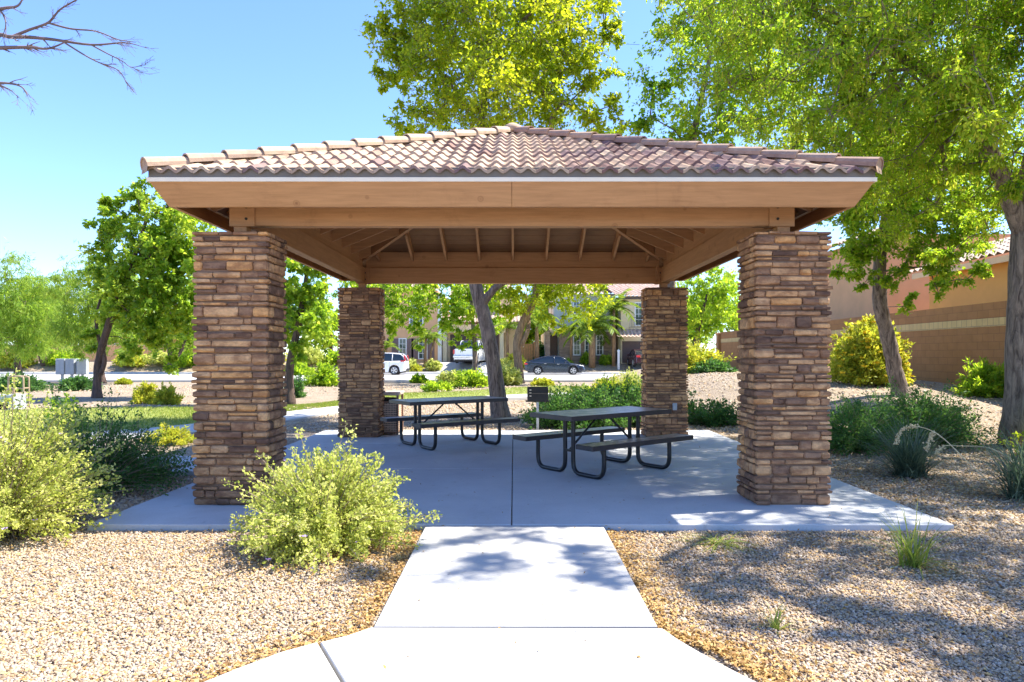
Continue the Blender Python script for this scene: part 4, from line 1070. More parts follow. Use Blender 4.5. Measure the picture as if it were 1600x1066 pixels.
# ------------------------------------------------------------------ shrubs
def shrub(name, label, x, y, rx, rz, leafm, n=160, per=55, lsz=(.032, .022), z0=None, ry=None, spread=1.0, stem=.004, flowers=0, cat='shrub', group=None, bunch=.05, fm=None, irr=.35, fs=.02, low=.02):
    ry = ry or rx; z0 = H(x, y) if z0 is None else z0
    root = thing(name, label, cat, (x, y, z0), random.uniform(0, 6), group)
    mb = MB(); Ps = []; Ds = []; Vs = []; tips = []
    for i in range(n):
        a = random.uniform(0, 2 * math.pi); e = math.acos(1 - random.random() * (1 - low) ) * spread   # from vertical
        e = min(e, 1.52)
        k = (1 - irr) + irr * random.random() + (.22 * (random.random() < .1))
        tip = Vector((math.sin(e) * math.cos(a) * rx, math.sin(e) * math.sin(a) * ry, max(.05, math.cos(e)) * rz)) * k
        if tip.z < .06: tip.z = .06
        base = Vector((random.gauss(0, .07) * rx, random.gauss(0, .07) * ry, 0))
        mid = base.lerp(tip, .5) + Vector((0, 0, .12 * rz)) + Vector((random.uniform(-1, 1), random.uniform(-1, 1), 0)) * .06 * rx
        P0 = []
        for t in (0, .25, .5, .75, 1): P0.append(base * (1 - t) ** 2 + mid * 2 * t * (1 - t) + tip * t * t)
        mb.tube(P0, [stem * 1.7, stem * 1.4, stem, stem * .8, stem * .4], 4, cap=False)
        m = int(per * random.uniform(.6, 1.3)); t = .22 + .78 * RNG.random(m) ** .75; t = t[:, None]
        pts = np.array(base) * (1 - t) ** 2 + np.array(mid) * 2 * t * (1 - t) + np.array(tip) * t * t + RNG.normal(0, bunch, (m, 3)) * (1.25 - .75 * t)
        d = np.array((tip - mid).normalized()) * .7 + RNG.normal(0, .7, (m, 3)); d[:, 2] += .2
        Ps.append(pts); Ds.append(d / np.linalg.norm(d, axis=1)[:, None]); Vs.append(np.clip(random.random() * .4 + RNG.random(m) * .65, 0, 1)); tips.append(tip)
    P = np.vstack(Ps); D = np.vstack(Ds); V = np.concatenate(Vs); ok = P[:, 2] > .012; P, D, V = P[ok], D[ok], V[ok]; m = len(P)
    mb.build('stems', M['stem'], root, True)
    leaf_mesh('foliage', P, D, (s_ := RNG.uniform(.4, 1.4, m)) * lsz[0], s_ * RNG.uniform(.8, 1.2, m) * lsz[1], V, leafm, root)
    if flowers:
        fp = []; fd = []
        for _ in range(flowers):
            tp = random.choice(tips)
            for q in range(6):
                fp.append(list(tp + Vector((random.gauss(0, .006), random.gauss(0, .006), .01)))); dd = Vector((math.cos(q * 1.05), math.sin(q * 1.05), .5)).normalized(); fd.append(list(dd))
        fp = np.array(fp); fd = np.array(fd)
        leaf_mesh('flowers', fp, fd, fs, fs * .7, RNG.random(len(fp)), fm or M['flower'], root)
    return root
shrub('lime_shrub', 'pale lime shrub with tiny mauve flowers growing in front of the left front column', -1.53, 5.6, .80, .86, M['leaf_lime'], 380, 105, (.029, .019), flowers=16, bunch=.035, irr=.32)
shrub('lime_shrub', 'pale lime shrub with tiny mauve flowers at the left edge of the picture', -4.4, 5.85, .98, 1.32, M['leaf_lime'], 420, 110, (.029, .019), flowers=16, bunch=.035, irr=.32)
shrub('green_shrub', 'darker green shrub right behind the lime shrub at the left edge', -4.65, 7.5, .85, 1.25, M['leaf_dark'], 240, 70, (.036, .018), bunch=.04, irr=.45)
shrub('green_shrub', 'open twiggy dark shrub over the side walk, left of the front column', -4.55, 8.35, .75, .75, M['leaf_dark'], 120, 60, (.034, .018), bunch=.04, irr=.5, flowers=60, fm=M['straw'], fs=.02)
shrub('yellow_shrub', 'low yellow-green shrub on the gravel just left of the front column', at(270, 695, 11.9).x, 11.9, .5, .34, M['leaf_ylw'], 110, 60, (.05, .02), bunch=.03)
# behind the patio
gs = [(865, 668, 14.6, .75, .80, 'leaf_dark', 'leafy green shrub behind the grill at the back of the patio'), (930, 668, 14.8, .95, .95, 'leaf_dark', 'widest green shrub behind the right picnic table'), (985, 665, 15.2, .8, 1.0, 'leaf_dark', 'green shrub touching the right rear column'),
      (900, 655, 16.2, 1.0, .85, 'leaf_mid', 'lighter green shrub in the second row behind the right picnic table'), (965, 650, 17.0, 1.1, 1.0, 'leaf_mid', 'lighter green shrub behind the shrub that touches the right rear column'),
      (955, 625, 21.5, .85, .95, 'leaf_ylw', 'spiky yellow-green shrub behind the green shrubs, facing the street'), (990, 622, 22.5, 1.2, 1.1, 'leaf_lime', 'pale shrub beside the spiky yellow-green one, left of the right rear column')]
for px, py, d, rx, rz, mt, lb in gs:
    p = at(px, py, d); shrub('green_shrub' if mt != 'leaf_ylw' else 'yellow_shrub', lb, p.x, d, rx, rz, M[mt], int(150 * rx), 85, (.065, .03), bunch=.07, irr=.3)
shrub('dark_shrub', 'dark twiggy shrub between the two right columns', at(1115, 655, 15.0).x, 15.0, .75, .62, M['leaf_dark'], 120, 55, (.06, .035), bunch=.06, irr=.5)
shrub('dark_shrub', 'dark low shrub touching the right rear column on its right side', at(1088, 655, 14.8).x, 15.6, .5, .65, M['leaf_dark'], 80, 60, (.06, .035), bunch=.06, irr=.5)
for px, py, d, rx, rz, mt, lb in [(1085, 600, 31, 1.5, 1.3, 'leaf_ylw', 'yellow-green shrub at the end of the block wall'), (1065, 590, 36, 1.5, 1.6, 'leaf_lime', 'pale rounded shrub behind the yellow-green one near the wall end'), (1110, 600, 30, .9, .5, 'leaf_dark', 'low dark spreading shrub on the berm edge by the wall end'), (1100, 565, 50, 2.0, 2.0, 'leaf_mid', 'clipped hedge beyond the end of the block wall')]:
    p = at(px, py, d); shrub('berm_shrub', lb, p.x, d, rx, rz, M[mt], 110, 80, (.13, .07), bunch=.12, irr=.25)
# right side beds
shrub('green_shrub', 'dense dark green shrub just right of the right front column', 5.6, 11.0, 1.0, .92, M['leaf_dark'], 210, 90, (.05, .022), bunch=.06, irr=.3)
shrub('green_shrub', 'dark green shrub in tree shade between the grass clump and the leaning tree', 6.85, 11.5, 1.1, .98, M['leaf_dark'], 210, 90, (.05, .022), bunch=.06, irr=.35)
shrub('green_shrub', 'small sprawling shrub at the foot of the thick trunk, on its left', 7.5, 12.3, .6, .6, M['leaf_dark'], 110, 60, (.06, .035), bunch=.06, irr=.45)
shrub('green_shrub', 'bright green shrub in front of the thick trunk at the right edge', 8.15, 9.9, .8, .95, M['leaf_mid'], 170, 70, (.055, .035), bunch=.06, irr=.4)
shrub('flowering_shrub', 'large shrub covered in yellow flowers beside the right front column, before the wall', at(1358, 605, 19).x, 19.0, 1.05, 1.9, M['leaf_ylw'], 300, 95, (.10, .06), bunch=.11, irr=.25, flowers=260, fm=M['flower_y'], fs=.09)
shrub('green_shrub', 'light green shrub with narrow leaves against the block wall', at(1538, 603, 16.5).x, 16.5, .62, .85, M['leaf_mid'], 150, 60, (.12, .035), bunch=.05, irr=.35)
# street bushes
sb = [(683, 604, 30, .75, .50, 'leaf_mid', 'low green bush in the gravel strip below the pickup, leftmost of the row'), (706, 598, 33.5, .9, .85, 'leaf_lime', 'pale bush in the row below the pickup'), (738, 600, 32.5, 1.0, .85, 'leaf_mid', 'green bush in the row, left of the leaning grey trunk'), (793, 600, 34, .8, 1.1, 'leaf_lime', 'pale bush between the grey trunk and the tan trunk'),
      (848, 604, 33.8, .6, .35, 'leaf_ylw', 'low yellow bush right of the tan trunk'), (505, 603, 33, 1.0, 1.25, 'leaf_mid', 'round green bush in the gap left of the rear column'), (464, 588, 52, 1.2, 1.0, 'leaf_mid', 'small bush across the street in the left gap'), (459, 620, 25, .45, .8, 'leaf_dark', 'dark bush showing beside the left front column'),
      (123, 613, 30, .95, .62, 'leaf_dark', 'dark green bush left of the small tree'), (228, 628, 22, .48, .72, 'leaf_ylw', 'yellow-green bush on the gravel, left of a pair'), (262, 629, 21.5, .42, .62, 'leaf_ylw', 'yellow-green bush on the gravel, right of a pair'), (28, 610, 29, 1.2, .75, 'leaf_dark', 'dark bush behind the pipe frame'),
      (193, 590, 36.5, .35, .3, 'leaf_ylw', 'tiny yellow bush near the kerb'), (655, 588, 37, .5, .45, 'leaf_mid', 'small bush by the kerb under the suv'), (98, 652, 13.5, .45, .85, 'leaf_mid', 'thin green plant rising behind the left lime shrub')]
for px, py, d, rx, rz, mt, lb in sb:
    p = at(px, py, d); shrub('street_bush', lb, p.x, d, rx, rz, M[mt], int(90 * max(rx, .6)), 70, (.12 * d / 33 + .01, .05 * d / 33 + .01), bunch=.08 * rx + .02, irr=.3, group='bushes in the gravel strip before the street')
# far bushes across the street on the left
fb = [(-52, 60, 'pale bush'), (-47, 60.5, 'green bush'), (-43.5, 59.5, 'yellow-green bush'), (-39.5, 60, 'green bush'), (-33.5, 59.8, 'yellow bush'), (-31, 60.5, 'pale bush'), (-28.8, 59.6, 'green bush'), (-26, 60.2, 'round bush'), (-22, 60.4, 'low bush'), (-18, 60, 'pale bush'), (-15.6, 60.5, 'bush')]
fpos = ['at the far left edge', 'second from the left edge', 'left of the mailboxes', 'behind the mailboxes', 'right of the mailboxes', 'behind the small tree trunk', 'between the small tree and the pair of yellow bushes', 'above the pair of yellow bushes', 'just left of the front column', 'in the gap right of the front column', 'left of the rear column']
for i, (x, y, k) in enumerate(fb):
    shrub('far_bush', k + ' across the street ' + fpos[i], x, y, random.uniform(1.3, 2.2), random.uniform(1.0, 1.9), M[('leaf_lime', 'leaf_mid', 'leaf_ylw', 'leaf_mid', 'leaf_ylw', 'leaf_lime', 'leaf_mid', 'leaf_mid', 'leaf_ylw', 'leaf_lime', 'leaf_mid')[i]], 60, 60, (.26, .13), bunch=.2, irr=.3, group='bushes across the street on the left')
# ------------------------------------------------------------------ grasses
def clump(name, label, x, y, n, L, w_, mat, spread=.6, flat=0, z=None):
    z = H(x, y) if z is None else z
    root = thing(name, label, 'grass clump', (x, y, z)); mb = MB()
    for i in range(n):
        a = random.uniform(0, 2 * math.pi); e = abs(random.gauss(0, 1)) * spread + flat; e = min(e, 1.45); l = L * random.uniform(.55, 1.15)
        d = Vector((math.sin(e) * math.cos(a), math.sin(e) * math.sin(a), math.cos(e))); p = Vector((random.gauss(0, .035) * L * 2, random.gauss(0, .035) * L * 2, 0))
        sd = d.cross(Vector((0, 0, 1))); sd = (sd.normalized() if sd.length > .01 else Vector((1, 0, 0))); mb.val = random.random(); pts = []
        q = p.copy(); S = 5
        for k in range(S + 1):
            t = k / S; wd = w_ * (1 - t ** 1.6) * .5 + .0005
            pts += [q - sd * wd, q + sd * wd]
            d = (d + Vector((math.cos(a) * .16, math.sin(a) * .16, -.20 * (e + .3)))).normalized(); q = q + d * l / S
            if q.z < .01: q.z = .01
        mb.add(pts, [(2 * k, 2 * k + 1, 2 * k + 3, 2 * k + 2) for k in range(S)])
    mb.build('blades', mat, root); return root
clump('grass_clump', 'green grass clump standing in the gravel near the right front patio corner', at(1432, 880, 4.95).x, 5.0, 95, .50, .010, M['grass'], .5)
clump('grass_clump', 'flattened half dry grass clump in the gravel beside the walk', at(1125, 845, 5.6).x, 5.6, 110, .40, .007, M['grass'], .55, .75)
clump('grass_clump', 'small sparse grass tuft in the gravel closest to the camera', at(1212, 990, 3.85).x, 3.85, 34, .17, .006, M['grass'], .45)
clump('dry_tuft', 'flat straw coloured dead blades under the grass clump near the patio corner', at(1470, 890, 4.9).x, 4.95, 60, .32, .006, M['litter'], .3, 1.15)
yc = clump('yucca_clump', 'dark blue-green grassy clump of long arching blades right of the front column', 5.05, 8.7, 520, .95, .013, M['leaf_blue'], .55)
yc = clump('yucca_clump', 'dark blue-green grassy clump at the right edge below the thick trunk', 5.5, 7.3, 480, .95, .015, M['leaf_blue'], .55)
mb = MB(); b0 = Vector((5.5, 7.3, H(5.5, 7.3)))
def stalk(pts, fr):
    c = cr([tuple(at(*p) - b0) for p in pts], 7); mb.tube(c, [.007 * (1 - .5 * i / len(c)) for i in range(len(c))], 6)
    for i in range(int(len(c) * fr), len(c)):
        for _ in range(7):
            q = Vector(c[i]) + Vector((random.gauss(0, .014), random.gauss(0, .014), random.gauss(0, .014))); r = random.uniform(.007, .013)
            mb.tube([q - Vector((0, 0, r)), q, q + Vector((0, 0, r))], [.001, r, .001], 5, cap=False)
stalk([(1575, 780, 7.4), (1520, 730, 7.5), (1470, 682, 7.7), (1435, 667, 7.9), (1410, 672, 8.0), (1400, 692, 8.0)], .62)
stalk([(1585, 720, 7.4), (1545, 700, 7.6), (1500, 697, 7.8), (1475, 697, 7.9), (1464, 708, 7.9)], .78)
stalk([(1472, 684, 7.7), (1460, 676, 7.75), (1453, 685, 7.8), (1447, 702, 7.8)], .4)
mb.build('flower_stalk', M['straw'], yc)
# ------------------------------------------------------------------ palms
def palm(label, px, base, d, h, rt, nf, L, lean=0, group='palms in the front yards'):
    p = at(px, base, d); z = H(p.x, d); root = thing('palm_tree', label, 'palm', (p.x, d, z), 0, group)
    mb = MB(); mb.tube([(0, 0, -.1), (lean * .3, 0, h * .5), (lean, 0, h)], [rt * 1.2, rt, rt * .75], 10, jit=.08); mb.build('trunk', M['bark_palm'], root, True)
    Ps = []; Ds = []; mb = MB()
    for i in range(nf):
        a = i * 2.4 + random.uniform(-.3, .3); e = .25 + 1.1 * i / nf; q = Vector((lean, 0, h)); d_ = Vector((math.sin(e) * math.cos(a), math.sin(e) * math.sin(a), math.cos(e)))
        pts = [q.copy()]; S = 9
        for k in range(S):
            d_ = (d_ + Vector((0, 0, -.17))).normalized(); q = q + d_ * L / S; pts.append(q.copy())
            sd = d_.cross(Vector((0, 0, 1))).normalized()
            for _ in range(5):
                for s in (-1, 1):
                    Ps.append(list(pts[-2].lerp(q, random.random()))); dd = (sd * s * .9 + d_ * .6 + Vector((0, 0, -.45))).normalized(); Ds.append(list(dd))
        mb.tube(pts, [.03 * L / 2] * 5 + [.015] * 5, 4, cap=False)
    fr = mb.build('fronds', M['leaf_palm'], root)
    m = len(Ps); leaf_mesh('leaflets', np.array(Ps), np.array(Ds), RNG.uniform(.22, .34, m) * L, .035 * L, RNG.random(m), M['leaf_palm'], fr)
palm('young palm with an orange-brown trunk before the stone-fronted house', 925, 572, 59.5, 3.4, .27, 18, 2.9)
palm('slim palm at the right corner of the stone-fronted house', 959, 567, 59.8, 5.0, .14, 12, 2.4)
palm('slim pale palm left of the stone-fronted house entrance', 839, 562, 61, 3.6, .2, 14, 2.4)
palm('small thin palm beside the first front window of the stone-fronted house', 892, 563, 60.5, 2.9, .1, 9, 1.4)
palm('small palm between the shuttered windows of the pink house', 664, 574, 59.5, 2.5, .13, 10, 1.6, .1)
palm('small leaning palm beside the right shuttered window of the pink house', 671, 574, 60, 2.4, .09, 8, 1.3, .5)
palm('small palm at the left of the pink house, beside the rear column', 604, 570, 60, 1.6, .1, 8, 1.4)
palm('thin palm by the garage pillars of the pink house', 793, 572, 61, 3.2, .13, 9, 1.8)
# ------------------------------------------------------------------ houses and walls
def stucco(name, c): return simple(name, c, .9, .07, 1.5, .25, bscale=40)
M['st_pink'] = stucco('pink_stucco', (.72, .40, .20)); M['st_tan'] = stucco('tan_stucco', (.74, .54, .32)); M['st_grey'] = stucco('grey_stucco', (.52, .52, .46))
M['st_org'] = stucco('orange_stucco', (.70, .38, .11)); M['st_yel'] = stucco('yellow_stucco', (.74, .62, .40)); M['white'] = simple('white_paint', (.80, .79, .76), .5, .04)
M['shut'] = simple('brown_shutter', (.20, .13, .12), .7, .1); M['garage'] = simple('garage_brown', (.09, .055, .045), .6, .1); M['door'] = simple('dark_door', (.10, .05, .03), .5, .2)
M['fencew'] = simple('orange_wood', (.55, .27, .10), .7, .2, 6); M['railm'] = simple('black_rail', (.03, .03, .03), .5)
M['rail'] = M['railm']
def glass(name, c, rough=.08):
    m, t, b = nodes(name); b.inputs['Base Color'].default_value = (*c, 1); b.inputs['Roughness'].default_value = rough; b.inputs['Specular IOR Level'].default_value = .8
    return m
M['pane'] = glass('window_glass', (.05, .075, .07)); M['cglass'] = glass('car_glass', (.015, .025, .03), .05)
def brickmat(name, c1, c2, mort, sx, sy, row=.5, w=.5, bias=0):
    m, t, b = nodes(name); tc = t.nodes.new('ShaderNodeTexCoord'); sp = t.nodes.new('ShaderNodeSeparateXYZ'); t.links.new(tc.outputs['Object'], sp.inputs[0])
    ad = t.nodes.new('ShaderNodeMath'); t.links.new(sp.outputs[0], ad.inputs[0]); t.links.new(sp.outputs[1], ad.inputs[1])
    cb = t.nodes.new('ShaderNodeCombineXYZ'); t.links.new(ad.outputs[0], cb.inputs[0]); t.links.new(sp.outputs[2], cb.inputs[1])
    br = t.nodes.new('ShaderNodeTexBrick'); br.inputs['Scale'].default_value = 1; br.inputs['Brick Width'].default_value = sx; br.inputs['Row Height'].default_value = sy
    br.inputs['Mortar Size'].default_value = .008; br.inputs['Color1'].default_value = (*c1, 1); br.inputs['Color2'].default_value = (*c2, 1); br.inputs['Mortar'].default_value = (*mort, 1)
    t.links.new(cb.outputs[0], br.inputs['Vector'])
    c = mix(t, br.outputs['Color'], ramp(t, [(.3, (.75, .75, .75)), (.7, (1, 1, 1))], noise(t, 3, 5)).outputs[0], .7, 'MULTIPLY')
    t.links.new(c, b.inputs['Base Color']); b.inputs['Roughness'].default_value = .9
    iv = t.nodes.new('ShaderNodeMath'); iv.operation = 'SUBTRACT'; iv.inputs[0].default_value = 1; t.links.new(br.outputs['Fac'], iv.inputs[1]); bump(t, b, iv.outputs[0], .6, .01); return m
M['cmu'] = brickmat('block_wall', (.40, .195, .075), (.36, .175, .065), (.29, .145, .06), .41, .205)
M['cmul'] = brickmat('block_band', (.66, .48, .22), (.62, .44, .20), (.36, .26, .16), .205, .205)
M['hstone'] = brickmat('house_stone', (.42, .30, .22), (.22, .15, .11), (.30, .22, .16), .42, .14)
M['rtile'] = None
def rooftile(name, c1, c2):
    m, t, b = nodes(name); r = ramp(t, [(.35, c1), (.65, c2)], noise(t, 3, 5, .7)); t.links.new(r.outputs[0], b.inputs['Base Color']); b.inputs['Roughness'].default_value = .85; return m
M['rt_brown'] = rooftile('roof_tile_brown', (.42, .29, .22), (.62, .47, .38)); M['rt_pale'] = rooftile('roof_tile_pale', (.36, .27, .21), (.54, .43, .35))
def roof_plane(mb, a, b, c, d, per=.33, amp=.05):
    """a-b eave, d-c ridge side; wavy tile sheet"""
    a, b, c, d = map(Vector, (a, b, c, d)); L = (b - a).length; n = max(2, int(L / per)) * 4; rows = max(2, int((d - a).length / .4))
    up = (b - a).cross(d - a).normalized(); up = up if up.z > 0 else -up; vs = []; fs = []
    for j in range(rows):
        for e in (0, 1):
            t = (j + e) / rows
            for i in range(n + 1):
                s = i / n; p = (a.lerp(b, s)).lerp(d.lerp(c, s), t) + up * (amp * math.cos(s * n / 4 * 2 * math.pi) + (.04 if e == 0 else 0)); vs.append(p)
    for j in range(2 * rows - 1):
        for i in range(n): q = j * (n + 1) + i; fs.append((q, q + 1, q + n + 2, q + n + 1))
    mb.add(vs, fs)
def window(par, x0, x1, z0, z1, y, cols=2, rows=3, fm='white', fw=.09, axis='y', shutters=False, label=None):
    """window on a facade facing -y (axis y) or facing -x (axis x, then x0..x1 are y coordinates and y the x plane)"""
    def Bx(mb, a0, d0, c0, a1, d1, c1):
        if axis == 'y': mb.box(a0, y + d0, c0, a1, y + d1, c1)
        else: mb.box(y + d0, a0, c0, y + d1, a1, c1)
    mb = MB()
    Bx(mb, x0 - fw, -.07, z0 - fw, x0, .02, z1 + fw); Bx(mb, x1, -.07, z0 - fw, x1 + fw, .02, z1 + fw); Bx(mb, x0, -.07, z0 - fw, x1, .02, z0); Bx(mb, x0, -.07, z1, x1, .02, z1 + fw)
    for k in range(1, cols): xx = x0 + (x1 - x0) * k / cols; Bx(mb, xx - .015, -.045, z0, xx + .015, -.012, z1)
    for k in range(1, rows): zz = z0 + (z1 - z0) * k / rows; Bx(mb, x0, -.043, zz - .015, x1, -.010, zz + .015)
    o = mb.build('window', M[fm], par)
    mb = MB(); Bx(mb, x0 - .01, -.03, z0 - .01, x1 + .01, .01, z1 + .01); mb.build('pane', M['pane'], o)
    if shutters:
        for s in (-1, 1):
            mb = MB(); xa = x0 - fw - .62 if s < 0 else x1 + fw + .02; Bx(mb, xa, -.06, z0 - .05, xa + .60, .01, z1 + .05)
            for k in range(3): Bx(mb, xa + .03 + k * .19, -.08, z0, xa + .19 + k * .19, -.058, z1)
            mb.build('shutter', M['shut'], par)
    return o
# pink two-storey house, facade at y=62; px->x: 17.18 px per m
FY = 62.0
def X(px, d=FY): return (px - VX) * d / FPX
def ZZ(py, d=FY): return CAMZ + (VY - py) * d / FPX
G0 = H(0, 62)
ha = thing('house', 'pink stucco two-storey house with brown shutters and garage behind the white pickup', 'house', (X(690), FY, G0)); hx = X(690)
def hb(name, mat, boxes, par=ha, ox=hx, oy=FY, oz=G0, bev=0):
    mb = MB()
    for b in boxes: mb.box(b[0] - ox, b[1] - oy, b[2] - oz, b[3] - ox, b[4] - oy, b[5] - oz, None, bev)
    return mb.build(name, mat, par)
hb('wall', M['st_pink'], [(X(545), FY, G0 - .3, X(684), FY + 11, 7.4)])
hb('wall', M['st_tan'], [(X(684) + .003, FY + 1.0, G0 - .3, X(812), FY + 11, 4.6), (X(700), FY + 3, 4.6, X(800), FY + 11, 7.2)])
o = hb('pilaster', M['white'], [(X(684) + .01, FY - .1, G0 - .2, X(690), FY + .4, 7.0)])
hb('column', M['st_yel'], [(X(691.5), FY + .2, G0 - .2, X(697.5), FY + .95, 3.55), (X(781), FY + .2, G0 - .2, X(787), FY + .95, 3.55)])
hb('portico_beam', M['st_tan'], [(X(690), FY + .25, 3.56, X(790), FY + .98, 4.3)])
hb('garage_door', M['garage'], [(X(702), FY + .93, G0 - .02, X(744), FY + .99, 3.4), (X(752), FY + .93, G0 - .02, X(779), FY + .99, 3.4)])
for a, b in ((624.5, 634), (655, 666.5)):
    window(ha, X(a) - hx, X(b) - hx, ZZ(560) - G0, ZZ(530) - G0, 0, 2, 4, shutters=True)
window(ha, X(641) - hx, X(649) - hx, ZZ(508) - G0, ZZ(472) - G0, 0, 2, 4); window(ha, X(652) - hx, X(660) - hx, ZZ(508) - G0, ZZ(472) - G0, 0, 2, 4)
window(ha, X(720) - hx, X(735) - hx, 4.9 - G0, 6.2 - G0, 3.0, 3, 3)
mb = MB(); mb.disc((X(607) - hx, -.12, ZZ(535) - G0), (0, 0, 1), .12, .35, 8, .08); mb.build('wall_lamp', M['rail'], ha)
mb = MB(); x0, x1 = X(540) - hx, X(690) - hx
roof_plane(mb, (x0, -.6, 7.35 - G0), (x1, -.6, 7.35 - G0), (x1 - 2, 5.5, 9.6 - G0), (x0 + 2, 5.5, 9.6 - G0)); roof_plane(mb, (X(697) - hx, 2.4, 7.15 - G0), (X(805) - hx, 2.4, 7.15 - G0), (X(795) - hx, 7, 9 - G0), (X(707) - hx, 7, 9 - G0)); roof_plane(mb, (X(688) - hx, -.2, 4.5 - G0), (X(815) - hx, -.2, 4.5 - G0), (X(815) - hx, 3.0, 5.5 - G0), (X(688) - hx, 3.0, 5.5 - G0))
mb.build('roof', M['rt_brown'], ha)
# stone-fronted grey and tan house
G1 = G0; FB = 62.0; hx2 = X(915)
h2 = thing('house', 'grey and tan two-storey house with stone ground floor behind the dark sedan', 'house', (hx2, FB, G1))
def hb2(name, mat, boxes): return hb(name, mat, boxes, h2, hx2, FB, G1)
hb2('wall', M['hstone'], [(X(874), FB, G1 - .3, X(963), FB + .4, ZZ(519)), (X(852), FB - .5, G1 - .3, X(859), FB + .2, ZZ(517))])
hb2('wall', M['st_grey'], [(X(866), FB + .25, ZZ(519) + .003, X(962), FB + 10, 7.1), (X(852), FB + .9, G1 - .3, X(963), FB + 10, ZZ(519))])
hb2('ledge', M['st_yel'], [(X(858), FB - .12, ZZ(519) + .002, X(964), FB + .2, ZZ(516))])
hb2('wall', M['st_yel'], [(X(966), FB - 1.5, G1 - .3, X(1040), FB + 10, 6.75)])
dr = hb2('door', M['door'], [(X(860), FB + .82, G1, X(872), FB + .89, ZZ(524))])
hb2('garage_door', M['garage'], [(X(968), FB - 1.58, G1, X(1004), FB - 1.51, ZZ(534))])
for a, b in ((897, 905.5), (915, 923), (932.5, 941)): window(h2, X(a) - hx2, X(b) - hx2, ZZ(554) - G1, ZZ(525) - G1, 0, 2, 4)
for a, b in ((897, 905), (933, 941)): window(h2, X(a) - hx2, X(b) - hx2, ZZ(489) - G1, ZZ(472) - G1, .25, 2, 3)
window(h2, X(993, 60.5) - hx2, X(1003, 60.5) - hx2, ZZ(508, 60.5) - G1, ZZ(474, 60.5) - G1, -1.5, 2, 4)
mb = MB(); x0, x1 = X(983, 60.5) - hx2, X(1006, 60.5) - hx2; z0 = ZZ(512, 60.5) - G1; z1 = ZZ(497, 60.5) - G1
for z in (z0, z1): mb.box(x0, -1.96, z, x1, -1.92, z + .04)
for k in range(11): xx = x0 + (x1 - x0) * k / 10; mb.box(xx - .012, -1.95, z0 + .04, xx + .012, -1.925, z1)
for xx in (x0, x1 - .03): mb.box(xx, -1.92, z0, xx + .03, -1.5, z0 + .04); mb.box(xx, -1.92, z1, xx + .03, -1.5, z1 + .04)
mb.build('balcony_rail', M['rail'], h2)
mb = MB(); xe0, xe1 = X(963, 60) - hx2, X(1045, 60) - hx2
roof_plane(mb, (xe0, -2.2, 6.65 - G1), (xe1, -2.2, 6.65 - G1), (xe1, 5, 9.6 - G1), (xe0 - 2.0, 5, 9.6 - G1)); roof_plane(mb, (X(858) - hx2, -.4, 7.05 - G1), (X(962) - hx2, -.4, 7.05 - G1), (X(950) - hx2, 5, 9.2 - G1), (X(870) - hx2, 5, 9.2 - G1))
roof_plane(mb, (X(962, 60) - hx2, -3.0, ZZ(527, 60) - G1), (X(1010, 60) - hx2, -3.0, ZZ(527, 60) - G1), (X(1010, 60) - hx2, -1.5, ZZ(514, 60) - G1), (X(962, 60) - hx2, -1.5, ZZ(514, 60) - G1))
mb.build('roof', M['rt_brown'], h2)
hb2('fascia', M['garage'], [(X(963, 60), FB - 2.1, 6.45, X(1045, 60), FB - 1.51, 6.57)])
pt = thing('white_post', 'short white post beside the brown garage door of the grey and tan house', 'post', (X(966.5, 59), 59, H(9, 59)))
mb = MB(); mb.box(-.09, -.09, -.1, .09, .09, 1.55, bev=.01); mb.build('shaft', M['white'], pt); mb = MB(); mb.tube([(0, 0, 1.55), (0, 0, 1.60), (0, 0, 1.72)], [.14, .14, .02], 4); mb.build('cap', M['white'], pt)
# gate and hedge between the houses
gt = thing('wooden_gate', 'orange wooden side gate between the two houses', 'gate', (X(822), 63, G0))
mb = MB()
for k in range(6): mb.box(-.65 + k * .22, 0, .02, -.65 + k * .22 + .20, .04, 1.75)
mb.build('board_panel', M['fencew'], gt); mb = MB(); mb.box(-.8, -.03, 0, -.68, .09, 1.95); mb.box(.70, -.03, 0, .82, .09, 1.95); mb.build('gate_post', M['fencew'], gt)
shrub('hedge', 'dark clipped hedge left of the stone house entrance', X(839), 64.5, 1.6, 1.9, M['leaf_dark'], 160, 70, (.2, .1), bunch=.15, irr=.15)
for i, (px, py, d, rx, rz, mt, lb) in enumerate([(642, 575, 58.6, .75, .95, 'leaf_lime', 'pale bush right of the suv in the pink house yard'), (648, 585, 58.4, .6, .6, 'leaf_ylw', 'small bush by the pavement in the pink house yard'), (678, 580, 58.8, .7, .9, 'leaf_lime', 'bush below the leaning palm in the pink house yard'), (918, 562, 60.6, .65, 1.0, 'leaf_mid', 'round clipped bush under the middle stone house window'), (946, 566, 60.2, .6, .8, 'leaf_mid', 'small bush at the right corner of the stone house'), (860, 575, 58.8, .5, .5, 'leaf_mid', 'tiny bush left of the stone house entrance path'), (600, 572, 59, .8, 1.0, 'leaf_lime', 'pale bush behind the suv at the pink house corner'), (806, 576, 59.4, .9, 1.3, 'leaf_ylw', 'yellow bush behind the tan trunk near the side gate'), (790, 576, 59, .8, .9, 'leaf_lime', 'pale bush between the driveway and the tan trunk'), (884, 570, 59.6, .6, .6, 'leaf_mid', 'low bush before the stone wall of the grey and tan house')]):
    p = at(px, py, d); shrub('yard_bush', lb, p.x, d, rx, rz, M[mt], 50, 55, (.2, .1), bunch=.12, irr=.2, group='bushes in the front yards')
